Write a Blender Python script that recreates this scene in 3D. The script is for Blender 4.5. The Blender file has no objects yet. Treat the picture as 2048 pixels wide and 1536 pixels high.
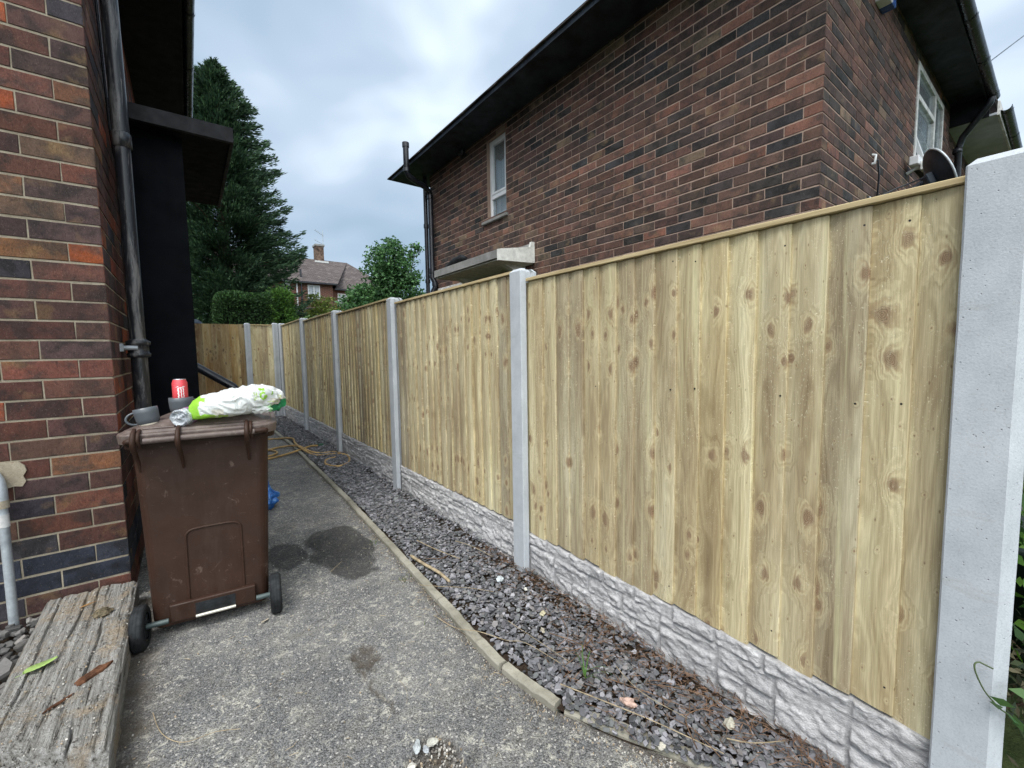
import bpy, math, random
import numpy as np
from mathutils import Vector, Matrix, noise as mnoise
random.seed(7); RNG = np.random.default_rng(7)
sc = bpy.context.scene
COL = sc.collection
PI = math.pi
H = 1.325

# ------------------------------------------------------------------ helpers
def tag(o, label=None, cat=None, group=None, kind=None):
    if label: o['label'] = label
    if cat: o['category'] = cat
    if group: o['group'] = group
    if kind: o['kind'] = kind
    return o

def link_mesh(name, verts, faces, mat, parent=None, smooth=False, loc=(0, 0, 0)):
    me = bpy.data.meshes.new(name)
    me.from_pydata(verts, [], faces)
    me.update()
    if smooth: me.polygons.foreach_set('use_smooth', [True] * len(me.polygons))
    if mat: me.materials.append(mat)
    o = bpy.data.objects.new(name, me); COL.objects.link(o); o.location = loc
    if parent: o.parent = parent
    return o

def thing(name, label, cat, loc=(0, 0, 0), rotz=0, group=None):
    o = bpy.data.objects.new(name, None); COL.objects.link(o)
    o.location = loc; o.rotation_euler = (0, 0, rotz); o.empty_display_size = .1
    return tag(o, label, cat, group)

class MB:
    def __init__(s): s.v = []; s.f = []; s.sm = []; s.att = []
    def add(s, vs, fs, smooth=False):
        b = len(s.v); s.v += [tuple(x) for x in vs]
        for f in fs: s.f.append(tuple(i + b for i in f)); s.sm.append(smooth)
        return s
    def box(s, x0, x1, y0, y1, z0, z1, ch=0):
        if x0 > x1: x0, x1 = x1, x0
        if y0 > y1: y0, y1 = y1, y0
        if ch <= 0:
            v = [(x0,y0,z0),(x1,y0,z0),(x1,y1,z0),(x0,y1,z0),(x0,y0,z1),(x1,y0,z1),(x1,y1,z1),(x0,y1,z1)]
            return s.add(v, [(0,3,2,1),(4,5,6,7),(0,1,5,4),(1,2,6,5),(2,3,7,6),(3,0,4,7)])
        c = ch; v = []
        for (X, sx) in ((x0, 1), (x1, -1)):
            for (Y, sy) in ((y0, 1), (y1, -1)):
                for (Z, sz) in ((z0, 1), (z1, -1)):
                    v += [(X, Y+sy*c, Z+sz*c), (X+sx*c, Y, Z+sz*c), (X+sx*c, Y+sy*c, Z)]
        def I(a, b, c_, k): return (a*4+b*2+c_)*3+k
        f = []
        for a in (0,1):
            q = [I(a,0,0,0),I(a,1,0,0),I(a,1,1,0),I(a,0,1,0)]; f.append(q[::-1] if a == 0 else q)
            q = [I(0,a,0,1),I(1,a,0,1),I(1,a,1,1),I(0,a,1,1)]; f.append(q if a == 0 else q[::-1])
            q = [I(0,0,a,2),I(1,0,a,2),I(1,1,a,2),I(0,1,a,2)]; f.append(q[::-1] if a == 0 else q)
        for a in (0,1):
            for b in (0,1):
                f.append([I(a,b,0,0),I(a,b,1,0),I(a,b,1,1),I(a,b,0,1)])
                f.append([I(a,0,b,0),I(a,1,b,0),I(a,1,b,2),I(a,0,b,2)])
                f.append([I(0,a,b,1),I(1,a,b,1),I(1,a,b,2),I(0,a,b,2)])
                for c_ in (0,1): f.append([I(a,b,c_,0),I(a,b,c_,1),I(a,b,c_,2)])
        return s.add(v, f)
    def tube(s, pts, r, n=12, cap=True, smooth=True, flat=None):
        pts = [Vector(p) for p in pts]; m = len(pts)
        rs = r if isinstance(r, (list, tuple)) else [r]*m
        rings = []; up = Vector((0, 0, 1)); prev = None
        for i, p in enumerate(pts):
            if i == 0: t = pts[1]-p
            elif i == m-1: t = p-pts[i-1]
            else: t = (pts[i+1]-p).normalized() + (p-pts[i-1]).normalized()
            t.normalize()
            if prev is None:
                a = up if abs(t.z) < .9 else Vector((1, 0, 0))
                u = t.cross(a).normalized()
            else:
                u = prev - t*prev.dot(t)
                u = u.normalized() if u.length > 1e-6 else t.cross(up).normalized()
            prev = u; w = t.cross(u)
            rings.append([p + (u*math.cos(2*PI*k/n) + w*math.sin(2*PI*k/n))*rs[i] for k in range(n)])
        b = []; f = []
        for R in rings: b += R
        for i in range(m-1):
            for k in range(n):
                k2 = (k+1) % n
                f.append((i*n+k, i*n+k2, (i+1)*n+k2, (i+1)*n+k))
        s.add(b, f, smooth)
        if cap:
            s.add(rings[0], [tuple(range(n))[::-1]]); s.add(rings[-1], [tuple(range(n))])
        return s
    def cyl(s, a, b, r, n=20, **k): return s.tube([a, b], r, n, **k)
    def lathe(s, prof, n=24, origin=(0,0,0), smooth=True, M=None):
        v = []; f = []
        for (r, z) in prof:
            for k in range(n):
                v.append(Vector((r*math.cos(2*PI*k/n), r*math.sin(2*PI*k/n), z)))
        if M is not None: v = [M @ p for p in v]
        v = [p + Vector(origin) for p in v]
        for i in range(len(prof)-1):
            for k in range(n):
                k2 = (k+1) % n
                f.append((i*n+k, i*n+k2, (i+1)*n+k2, (i+1)*n+k))
        return s.add(v, f, smooth)
    def prism(s, poly, z0, z1, axis='z'):
        n = len(poly)
        def P(a, b, c):
            return (a, b, c) if axis == 'z' else ((a, c, b) if axis == 'y' else (c, a, b))
        v = [P(a, b, z0) for a, b in poly] + [P(a, b, z1) for a, b in poly]
        f = [tuple(range(n))[::-1], tuple(range(n, 2*n))] + [(i, (i+1) % n, n+(i+1) % n, n+i) for i in range(n)]
        return s.add(v, f)
    def build(s, name, mat, parent=None, loc=(0,0,0), fix=True, bevel=0):
        me = bpy.data.meshes.new(name); me.from_pydata(s.v, [], s.f); me.update()
        me.polygons.foreach_set('use_smooth', s.sm)
        if fix:
            import bmesh
            bm = bmesh.new(); bm.from_mesh(me); bmesh.ops.recalc_face_normals(bm, faces=bm.faces[:]); bm.to_mesh(me); bm.free()
        if mat: me.materials.append(mat)
        o = bpy.data.objects.new(name, me); COL.objects.link(o); o.location = loc
        if parent: o.parent = parent
        if bevel:
            b = o.modifiers.new('bevel', 'BEVEL'); b.width = bevel; b.segments = 2; b.limit_method = 'ANGLE'
        return o

def copy_tree(o, parent=None):
    c = o.copy(); COL.objects.link(c); c.parent = parent
    for ch in list(o.children): copy_tree(ch, c)
    return c

# ------------------------------------------------------------------ node helper
class N:
    def __init__(s, name, rough=.8, spec=.3, metallic=0):
        s.m = bpy.data.materials.new(name); s.m.use_nodes = True
        s.t = s.m.node_tree; s.b = s.t.nodes['Principled BSDF']
        s.b.inputs['Roughness'].default_value = rough
        s.b.inputs['Specular IOR Level'].default_value = spec
        s.b.inputs['Metallic'].default_value = metallic
        s.tc = None
    def n(s, typ, ins=None, **kw):
        d = s.t.nodes.new(typ)
        for k, v in kw.items(): setattr(d, k, v)
        if ins:
            for k, v in ins.items(): s.set(d.inputs[k], v)
        return d
    def set(s, inp, v):
        if isinstance(v, bpy.types.NodeSocket): s.t.links.new(v, inp)
        elif isinstance(v, (tuple, list)) and len(v) == 3 and inp.type == 'RGBA': inp.default_value = (*v, 1)
        else: inp.default_value = v
    def obj(s):
        if not s.tc: s.tc = s.n('ShaderNodeTexCoord')
        return s.tc.outputs['Object']
    def attr(s, name, out='Color'): return s.n('ShaderNodeAttribute', attribute_name=name).outputs[out]
    def map(s, vec, scale=(1,1,1), loc=(0,0,0)):
        return s.n('ShaderNodeMapping', {'Vector': vec, 'Scale': scale, 'Location': loc}).outputs[0]
    def noise(s, vec, scale=5, detail=4, rough=.6, dist=0, out='Fac'):
        return s.n('ShaderNodeTexNoise', {'Vector': vec, 'Scale': scale, 'Detail': detail, 'Roughness': rough, 'Distortion': dist}).outputs[out]
    def vor(s, vec, scale=5, feature='F1', out='Distance', rnd=1):
        return s.n('ShaderNodeTexVoronoi', {'Vector': vec, 'Scale': scale, 'Randomness': rnd}, feature=feature).outputs[out]
    def ramp(s, fac, pts, interp='LINEAR'):
        d = s.n('ShaderNodeValToRGB', {'Fac': fac}); cr = d.color_ramp; cr.interpolation = interp
        while len(cr.elements) < len(pts): cr.elements.new(.5)
        for e, (p, c) in zip(cr.elements, pts):
            e.position = p; e.color = (*c, 1) if isinstance(c, tuple) else (c, c, c, 1)
        return d.outputs[0]
    def math(s, op, a, b=0, c=0, clamp=False):
        d = s.n('ShaderNodeMath', operation=op); d.use_clamp = clamp
        s.set(d.inputs[0], a); s.set(d.inputs[1], b)
        if len(d.inputs) > 2: s.set(d.inputs[2], c)
        return d.outputs[0]
    def mix(s, fac, a, b, blend='MIX'):
        d = s.n('ShaderNodeMix', data_type='RGBA', blend_type=blend)
        s.set(d.inputs[0], fac); s.set(d.inputs[6], a); s.set(d.inputs[7], b)
        return d.outputs[2]
    def hsv(s, col, h=.5, sat=1, v=1):
        return s.n('ShaderNodeHueSaturation', {'Color': col, 'Hue': h, 'Saturation': sat, 'Value': v}).outputs[0]
    def bump(s, h, strength=.4, dist=.01, normal=None):
        d = s.n('ShaderNodeBump', {'Height': h, 'Strength': strength, 'Distance': dist})
        if normal is not None: s.set(d.inputs['Normal'], normal)
        s.set(s.b.inputs['Normal'], d.outputs[0]); return d.outputs[0]
    def color(s, c): s.set(s.b.inputs['Base Color'], c); return s
    def rough(s, c): s.set(s.b.inputs['Roughness'], c); return s

def simple(name, col, rough=.6, spec=.3, metallic=0, var=.12, scale=9, bump=.1, bscale=120, bd=.001):
    k = N(name, rough, spec, metallic); v = k.obj()
    n = k.noise(v, scale, 5, .65)
    d = tuple(max(0, c*(1-var*2.2)) for c in col); e = tuple(min(1, c*(1+var*1.4)) for c in col)
    k.color(k.ramp(n, [(.3, d), (.7, e)]))
    if bump: k.bump(k.noise(v, bscale, 4), bump, bd)
    k.rough(k.ramp(k.noise(v, scale*2.3, 3), [(.3, max(.05, rough-.12)), (.7, min(1, rough+.1))]))
    return k.m

M = {}
# brick : per-brick tint in attribute, offset in alpha-like attribute
def brick_mat(name, vscale=1., sat=1.):
    k = N(name, .85, .25); v = k.obj(); tint = k.attr('tint'); off = k.attr('off', 'Vector')
    p = k.n('ShaderNodeVectorMath', {0: v, 1: off}, operation='ADD').outputs[0]
    big = k.noise(p, 9, 4, .6, .6)
    fine = k.noise(p, 48, 6, .85)
    grit = k.noise(k.map(p, (1, 1, .55)), 85, 5, .85, 1.5)
    drag = k.noise(k.map(p, (1, 1, .45)), 150, 4, .8, 1.2)
    c = k.mix(k.ramp(big, [(.47, 0.), (.60, .8)]), tint, k.hsv(tint, .505, .6, .42))
    c = k.mix(k.ramp(k.noise(p, 5, 3, .5, .5), [(.52, 0.), (.66, .55)]), c, k.hsv(tint, .50, 1.1, 1.7))
    c = k.mix(k.ramp(k.noise(p, 6.5, 3, .5), [(.60, 0.), (.74, .5)]), c, (.22, .145, .075))
    c = k.mix(k.ramp(fine, [(.3, .0), (.75, .55)]), c, k.hsv(c, .5, .8, 1.9))
    c = k.mix(k.ramp(drag, [(.2, .6), (.5, 0.)]), c, k.hsv(c, .5, 1., .3))
    c = k.mix(k.ramp(grit, [(.36, .75), (.50, 0.)]), c, k.hsv(c, .5, .9, .38))
    c = k.mix(k.ramp(grit, [(.55, 0.), (.70, .5)]), c, k.hsv(c, .5, .85, 1.8))
    c = k.mix(k.ramp(k.noise(v, 260, 2), [(.66, 0.), (.74, .5)]), c, (.38, .32, .27))
    k.color(k.hsv(c, .5, sat, vscale))
    h = k.math('ADD', k.math('MULTIPLY', drag, .7), k.math('MULTIPLY', grit, 1.2))
    k.bump(h, .75, .004)
    return k.m
M['brick_near'] = brick_mat('rustic_brick', .96, 1.2)
M['brick_far'] = brick_mat('sooty_brick', 1.15, 1.0)
def mortar_mat(name, c1, c2):
    k = N(name, .95, .1); v = k.obj()
    n = k.noise(v, 14, 5, .7); f = k.noise(v, 160, 4, .8)
    c = k.ramp(n, [(.3, c1), (.7, c2)])
    c = k.mix(k.ramp(f, [(.35, .5), (.6, 0.)]), c, k.hsv(c, .5, 1, .45))
    k.color(c); k.bump(f, .9, .004); return k.m
M['mortar_near'] = mortar_mat('buff_mortar', (.32, .27, .20), (.52, .455, .35))
M['mortar_far'] = mortar_mat('pink_mortar', (.38, .27, .215), (.54, .40, .325))

# treated fence timber
def wood_mat(name, warm=0., mul=1.):
    k = N(name, .82, .2); bc = k.attr('bc', 'Vector')
    sep = k.n('ShaderNodeSeparateXYZ', {0: bc}); u, r, z = sep.outputs
    # warp field along the grain
    w = k.noise(k.map(bc, (9, 1, 1.3)), 1.0, 3, .5)
    w2 = k.noise(k.map(bc, (22, 1, 5)), 1.0, 2, .5)
    kx = k.math('ADD', k.math('MULTIPLY', u, 12.5), k.math('MULTIPLY', r, 3.17)); kz = k.math('ADD', k.math('MULTIPLY', z, 7.4), k.math('MULTIPLY', r, 7.31))
    wk = k.noise(k.map(bc, (16, 1, 9)), 1.0, 3, .6); kx = k.math('ADD', kx, k.math('MULTIPLY', wk, .34)); kz = k.math('ADD', kz, k.math('MULTIPLY', w2, .34))
    kv = k.n('ShaderNodeCombineXYZ', {0: kx, 1: kz}).outputs[0]
    vn = k.n('ShaderNodeTexVoronoi', {'Vector': kv, 'Scale': 1.0, 'Randomness': 1.0}, voronoi_dimensions='2D'); vcol = k.n('ShaderNodeSeparateColor', {0: vn.outputs['Color']})
    band = k.ramp(k.n('ShaderNodeTexNoise', {'W': k.math('MULTIPLY', k.math('SUBTRACT', k.n('ShaderNodeSeparateXYZ', {0: vn.outputs['Position']}).outputs[1], k.math('MULTIPLY', r, 7.31)), .42), 'Scale': 1., 'Detail': 1.}, noise_dimensions='1D').outputs[0], [(.40, .93), (.58, .42)])
    gs = k.math('ADD', k.math('MULTIPLY', k.math('LESS_THAN', vcol.outputs[0], band), 6.0), k.math('MULTIPLY_ADD', vcol.outputs[1], .9, .65))
    vd = k.math('MULTIPLY', k.math('MULTIPLY', vn.outputs['Distance'], gs), k.math('MULTIPLY_ADD', k.noise(k.map(bc, (70, 1, 40)), 1.0, 3, .6), .9, .55))
    kb = k.math('POWER', 2.718, k.math('MULTIPLY', k.math('POWER', k.math('DIVIDE', vd, .42), 2), -1))   # broad halo
    kc = k.math('POWER', 2.718, k.math('MULTIPLY', k.math('POWER', k.math('DIVIDE', vd, .175), 2), -1))   # knot core
    t = k.math('ADD', k.math('MULTIPLY', u, 9.0), k.math('MULTIPLY', w, 2.6))
    t = k.math('ADD', t, k.math('MULTIPLY', kb, .72))
    t = k.math('ADD', t, k.math('MULTIPLY', w2, .3))
    g = k.math('SINE', k.math('MULTIPLY', t, 26))
    g = k.math('MULTIPLY_ADD', g, .5, .5)
    g2 = k.math('MULTIPLY_ADD', k.math('SINE', k.math('MULTIPLY', t, 6.3)), .5, .5)
    fine = k.noise(k.map(bc, (420, 1, 9)), 1.0, 3, .7)
    tone = k.noise(k.map(bc, (7, 1.7, .9)), 1.0, 3, .6)
    base = k.ramp(tone, [(.26, (.21, .145, .075)), (.40, (.36, .275, .145)), (.54, (.47, .39, .22)), (.70, (.60, .53, .33))])
    brd = k.ramp(k.noise(k.map(bc, (0, 3.7, 0)), 1.0, 0), [(.3, 0.), (.7, 1.)])
    base = k.hsv(base, k.math('MULTIPLY_ADD', brd, .012, .500 - .012*warm), k.math('MULTIPLY_ADD', brd, .16, .76+.14*warm), k.math('MULTIPLY_ADD', brd, .6+.5*warm*.4, .70-.08*warm))
    base = k.mix(k.ramp(g2, [(.55, 0.), (1., .45)]), base, k.hsv(base, .493, 1.12, .72))
    base = k.mix(k.math('MULTIPLY', g, .46), base, k.hsv(base, .49, 1.15, .62))
    base = k.mix(k.ramp(k.noise(k.map(bc, (30, 1, .8)), 1.0, 2), [(.6, 0.), (.72, .55)]), base, (.50, .47, .28))
    base = k.mix(k.ramp(kb, [(.15, 0.), (.6, .30), (.9, .15)]), base, (.54, .47, .28))
    base = k.mix(k.math('MULTIPLY', k.ramp(kb, [(.45, 0.), (.8, .5)]), g), base, (.27, .18, .10))
    core = k.mix(k.math('MULTIPLY_ADD', k.math('SINE', k.math('MULTIPLY', vd, 190)), .5, .5), (.115, .070, .042), (.26, .175, .11))
    base = k.mix(k.ramp(kc, [(.25, 0.), (.75, .78)]), base, core)
    # small pin knots
    pv = k.vor(k.map(bc, (38, 1, 15), (3, 3, 3)), 1.0)
    base = k.mix(k.ramp(pv, [(.03, .75), (.10, 0.)]), base, (.13, .075, .04))
    base = k.mix(k.ramp(fine, [(.42, .65), (.60, 0.)]), base, k.hsv(base, .495, 1.05, .72))
    # pale rough-sawn fur and dust
    fur = k.noise(k.map(bc, (260, 1, 120)), 1.0, 3, .8)
    fm = k.math('MULTIPLY', k.ramp(fur, [(.60, 0.), (.70, 1.)]), k.ramp(k.noise(k.map(bc, (11, 1, 2.4), (9, 0, 4)), 1.0, 2), [(.42, .05), (.58, .9)]))
    base = k.mix(fm, base, (.70, .65, .46))
    k.color(k.hsv(base, .5, 1, mul))
    h = k.math('ADD', k.math('MULTIPLY', g, .35), k.math('ADD', fine, k.math('MULTIPLY', fm, 1.4)))
    k.bump(h, .5, .0022)
    return k.m
M['timber'] = wood_mat('green_treated_timber', 0, 1.38)
M['timber_warm'] = wood_mat('orange_treated_timber', 2.0, .72)
k = N('planed_batten', .75, .25); v = k.obj()
k.color(k.ramp(k.noise(k.map(v, (90, 3, 90)), 1, 3), [(.3, (.36, .27, .14)), (.7, (.58, .48, .28))])); k.bump(k.noise(k.map(v, (300, 8, 300)), 1, 3), .3, .001); M['batten'] = k.m

# concrete
def concrete(name, c1, c2, pit=.8, streak=True):
    k = N(name, .88, .25); v = k.obj()
    n = k.noise(v, 3.2, 5, .65); n2 = k.noise(k.map(v, (1, 1, .35)), 22, 5, .7)
    c = k.ramp(n, [(.3, c1), (.7, c2)])
    c = k.mix(k.ramp(n2, [(.3, .35), (.6, 0.)]), c, k.hsv(c, .5, 1, .72))
    pv = k.vor(v, 75)
    sel = k.ramp(k.noise(v, 38, 2), [(.52, 0.), (.56, 1.)])
    pits = k.math('MULTIPLY', k.ramp(pv, [(.07, 1.), (.16, 0.)]), sel)
    c = k.mix(k.math('MULTIPLY', pits, .75*pit), c, k.hsv(c, .5, 1, .25))
    c = k.mix(k.ramp(k.noise(v, 240, 3), [(.35, .3), (.5, 0.)]), c, k.hsv(c, .5, 1, .6))
    c = k.mix(k.ramp(k.noise(k.map(v, (2, 2, 9)), 1.3, 4, .7), [(.58, 0.), (.72, .3)]), c, (.25, .24, .19))
    k.color(c); k.bump(k.math('SUBTRACT', k.noise(v, 170, 4), k.math('MULTIPLY', pits, 2.5)), .4, .002); return k.m
M['post'] = concrete('cast_concrete', (.40, .43, .46), (.54, .57, .60))
M['rock'] = None
k = N('rockfaced_concrete', .92, .2); v = k.obj()
n = k.noise(v, 9, 5, .7); fn = k.noise(v, 70, 6, .75)
c = k.ramp(n, [(.3, (.42, .415, .42)), (.7, (.64, .63, .63))])
c = k.mix(k.ramp(fn, [(.35, .55), (.58, 0.)]), c, (.16, .155, .16))
c = k.mix(k.ramp(k.attr('gr', 'Fac'), [(.15, .35), (.7, 0.)]), c, (.22, .22, .225))
k.color(c); k.bump(k.math('ADD', fn, k.noise(v, 260, 3)), .8, .006); M['rock'] = k.m
M['edging'] = concrete('weathered_edging', (.17, .16, .125), (.38, .36, .30), 1.)
M['canopy'] = concrete('weathered_canopy_concrete', (.17, .17, .16), (.36, .36, .35), .6)

# asphalt path
k = N('worn_asphalt', .9, .25); v = k.obj()
ag = k.vor(v, 235, 'F1', 'Color'); agd = k.vor(v, 235); ag2 = k.vor(v, 105, 'F1', 'Color'); agd2 = k.vor(v, 105)
sp = k.n('ShaderNodeSeparateColor', {0: ag}).outputs[0]; sp2 = k.n('ShaderNodeSeparateColor', {0: ag2}).outputs[1]
pn = k.noise(v, 2.1, 5, .62); pn2 = k.noise(v, 9, 5, .7)
base = k.ramp(pn, [(.3, (.068, .070, .073)), (.7, (.162, .163, .162))])
base = k.mix(k.ramp(pn2, [(.45, 0.), (.75, .7)]), base, (.27, .255, .215))
base = k.mix(k.ramp(k.noise(v, 1.3, 4, .6), [(.35, .5), (.52, 0.)]), base, (.065, .065, .066))
base = k.mix(k.math('MULTIPLY', k.ramp(sp, [(.3, 0.), (1., 1.)]), .45), base, (.36, .355, .35))
base = k.mix(k.ramp(sp, [(.0, .6), (.35, 0.)]), base, (.03, .03, .032))
base = k.mix(k.math('MULTIPLY', k.ramp(sp2, [(.86, 0.), (.9, .8)]), k.ramp(agd2, [(.35, 1.), (.55, 0.)])), base, (.45, .43, .40))
base = k.mix(k.math('MULTIPLY', k.ramp(k.noise(v, 24, 5, .85, 1.), [(.54, 0.), (.62, .8)]), k.ramp(pn, [(.38, .1), (.55, 1.)])), base, (.50, .48, .41))
wet = k.attr('wet', 'Fac')
base = k.mix(k.math('MULTIPLY', wet, .80), base, k.hsv(base, .5, .9, .22))
dirt = k.attr('dirt', 'Fac')
base = k.mix(k.math('MULTIPLY', dirt, k.ramp(pn2, [(.3, .4), (.6, 1.)])), base, (.07, .055, .04))
k.color(base); k.rough(k.math('MULTIPLY_ADD', wet, -.3, .9))
k.bump(k.math('ADD', k.math('MULTIPLY', agd, -1.), k.math('MULTIPLY', agd2, -.6)), .7, .006); M['asphalt'] = k.m
k = N('dark_soil', .95, .1); v = k.obj(); n = k.noise(v, 40, 6, .75)
k.color(k.ramp(n, [(.3, (.018, .014, .011)), (.7, (.075, .055, .04))])); k.bump(n, 1, .02); M['soil'] = k.m
k = N('rough_grass_ground', .95, .1); v = k.obj(); n = k.noise(v, 6, 6, .75)
k.color(k.ramp(n, [(.3, (.02, .035, .012)), (.7, (.06, .075, .03))])); k.bump(n, 1, .03); M['ground'] = k.m
# slate and stones
k = N('slate_chip', .7, .45); v = k.obj(); t = k.attr('tint'); n = k.noise(v, 90, 4, .7)
k.color(k.mix(k.ramp(n, [(.3, .5), (.7, 0.)]), t, k.hsv(t, .5, .9, .5))); k.bump(n, .4, .003); M['slate'] = k.m
def leaf_mat(name, trans=.25, rough=.6):
    k = N(name, rough, .3); t = k.attr('tint'); v = k.obj()
    c = k.mix(k.ramp(k.noise(v, 18, 3), [(.35, .4), (.65, 0.)]), t, k.hsv(t, .5, 1, .65)); k.color(c)
    tr = k.n('ShaderNodeBsdfTranslucent', {'Color': k.hsv(c, .49, 1.1, 1.4)})
    mx = k.n('ShaderNodeMixShader', {0: trans, 1: k.b.outputs[0], 2: tr.outputs[0]})
    k.t.links.new(mx.outputs[0], k.t.nodes['Material Output'].inputs[0]); return k.m
M['needle'] = leaf_mat('conifer_foliage', .12, .75); M['leaf'] = leaf_mat('broad_leaf', .28, .5)
M['bark'] = simple('bark', (.09, .065, .045), .95, .1, var=.3, scale=12, bump=.8, bscale=40, bd=.02)
M['twig'] = simple('dry_twig', (.17, .105, .065), .85, .2, var=.35, scale=20)
M['straw'] = simple('dry_stalk', (.36, .29, .19), .85, .2, var=.25, scale=20)
M['litter'] = simple('brown_litter', (.17, .105, .07), .9, .1, var=.5, scale=30)
# plastics, metals and paint
k = N('brown_bin_plastic', .55, .25); v = k.obj()
n = k.noise(v, 4, 5, .65); sc1 = k.noise(k.map(v, (3, 3, 18)), 5, 5, .85, .7); dust = k.noise(v, 60, 4, .8)
c = k.ramp(n, [(.3, (.027, .0125, .0078)), (.7, (.045, .0215, .0135))])
c = k.mix(k.ramp(dust, [(.64, 0.), (.8, .35)]), c, (.22, .17, .13))
c = k.mix(k.ramp(sc1, [(.64, 0.), (.67, .45)]), c, (.13, .09, .07))
c = k.mix(k.ramp(k.noise(v, 17, 6, .8, .8), [(.61, 0.), (.68, .5)]), c, (.17, .12, .095))
c = k.mix(k.ramp(k.noise(k.map(v, (6, 6, .8)), 2, 4, .7), [(.55, 0.), (.75, .35)]), c, (.075, .05, .038))
k.color(c); k.rough(k.ramp(k.noise(v, 14, 4), [(.3, .42), (.7, .68)])); k.bump(k.noise(v, 220, 3), .15, .001); M['bin'] = k.m
k = N('faded_bin_lid_plastic', .48, .45); v = k.obj(); n = k.noise(v, 9, 5, .7); dust = k.noise(v, 45, 5, .8)
c = k.ramp(n, [(.3, (.070, .048, .042)), (.7, (.125, .092, .080))])
c = k.mix(k.ramp(dust, [(.5, 0.), (.72, .5)]), c, (.27, .235, .20)); k.color(c); k.rough(k.ramp(dust, [(.3, .38), (.7, .65)])); k.bump(dust, .15, .001); M['lid'] = k.m
M['tyre'] = simple('black_rubber', (.018, .02, .022), .8, .25, var=.35, scale=25, bump=.4, bscale=90, bd=.002)
M['axle'] = simple('zinc_axle', (.07, .095, .095), .5, .5, .3)
M['bright_axle'] = simple('worn_steel', (.62, .60, .52), .35, .5, .6)
M['black_paint'] = simple('flaking_black_paint', (.012, .013, .016), .45, .45, var=.4, scale=14, bump=.25, bscale=60, bd=.002)
k = N('weathered_black_iron', .4, .5); v = k.obj()
s1 = k.noise(k.map(v, (14, 14, 1.6)), 1.6, 5, .75, .4); s2 = k.noise(k.map(v, (60, 60, 6)), 1.5, 4, .8)
c = k.mix(k.ramp(s1, [(.50, 0.), (.62, .85)]), (.016, .018, .022), (.19, .18, .175))
c = k.mix(k.ramp(s2, [(.62, 0.), (.72, .7)]), c, (.30, .27, .24)); k.color(c); k.rough(k.ramp(s1, [(.5, .32), (.7, .7)])); k.bump(s2, .25, .002); M['iron'] = k.m
M['navy'] = simple('near_black_panel', (.0040, .0050, .0070), .7, .06, var=.2, scale=4, bump=.1)
M['soffit'] = simple('black_soffit_board', (.010, .011, .014), .7, .2, var=.35, scale=5, bump=.2, bscale=30)
M['porch_black'] = simple('porch_black_paint', (.005, .006, .008), .7, .08, var=.3, scale=6)
M['porch_edge'] = simple('porch_fascia_paint', (.014, .0145, .017), .6, .2, var=.25, scale=9)
M['gutter'] = simple('black_gutter', (.016, .018, .024), .32, .5, var=.35, scale=7, bump=.12)
M['white'] = simple('white_upvc', (.72, .73, .74), .4, .4, var=.06, scale=6, bump=0)
M['white_old'] = simple('flaky_white_paint', (.60, .60, .58), .75, .25, var=.2, scale=16, bump=.4, bscale=40)
M['soffit_white'] = simple('grey_white_soffit', (.42, .45, .48), .7, .2, var=.12, scale=5)
M['cream'] = simple('cream_masonry_paint', (.74, .74, .69), .75, .25, var=.14, scale=14, bump=.3, bscale=60)
k = N('window_glass', .04, .6); k.color((.035, .045, .055)); M['glass'] = k.m
k = N('net_curtain', .9, .1); v = k.obj(); k.color(k.ramp(k.noise(k.map(v, (14, 14, .6)), 1, 1), [(.3, (.32, .36, .41)), (.7, (.62, .66, .70))])); M['curtain'] = k.m
k = N('window_glass_clear', .02, .5); k.b.inputs['Transmission Weight'].default_value = .9; k.b.inputs['IOR'].default_value = 1.2; k.color((.8, .87, .9)); M['pane'] = k.m
M['grey_mug'] = simple('grey_glaze', (.088, .100, .112), .4, .45, var=.05, scale=5, bump=0)
M['mug_clay'] = simple('bare_clay', (.62, .56, .45), .7, .3, var=.05, bump=0)
M['can'] = simple('red_pink_can', (.80, .085, .10), .32, .5, .25, var=.04, bump=0)
M['alu'] = simple('aluminium', (.72, .73, .74), .25, .5, .9, var=.05, bump=0)
M['logo'] = simple('white_print', (.85, .84, .82), .4, .4, var=.02, bump=0)
k = N('thin_white_plastic', .42, .45); t = k.attr('tint'); k.color(t); k.b.inputs['Subsurface Weight'].default_value = .0
tr = k.n('ShaderNodeBsdfTranslucent', {'Color': t}); mx = k.n('ShaderNodeMixShader', {0: .22, 1: k.b.outputs[0], 2: tr.outputs[0]})
k.t.links.new(mx.outputs[0], k.t.nodes['Material Output'].inputs[0]); k.bump(k.noise(k.obj(), 55, 4, .6, 1.5), .35, .006); M['bag'] = k.m
k = N('clear_crushed_plastic', .12, .6); v = k.obj()
k.color(k.ramp(k.noise(v, 45, 4, .6, 1), [(.35, (.20, .23, .27)), (.5, (.50, .54, .58)), (.62, (.85, .88, .92))])); k.b.inputs['Transmission Weight'].default_value = .35; k.bump(k.noise(v, 60, 3, .6, 1.5), .8, .006); M['pet'] = k.m
M['pet_print'] = simple('purple_print', (.40, .16, .38), .4, .4, var=.3, scale=60)
M['hose'] = simple('yellow_hose', (.46, .30, .12), .5, .4, var=.2, scale=10, bump=0)
k = N('blue_bag_plastic', .3, .5); v = k.obj(); k.color(k.ramp(k.noise(v, 30, 4, .6, 1), [(.3, (.008, .05, .22)), (.55, (.02, .14, .45)), (.72, (.25, .45, .75))])); k.bump(k.noise(v, 40, 3, .6, 1), .6, .01); M['blue'] = k.m
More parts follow.
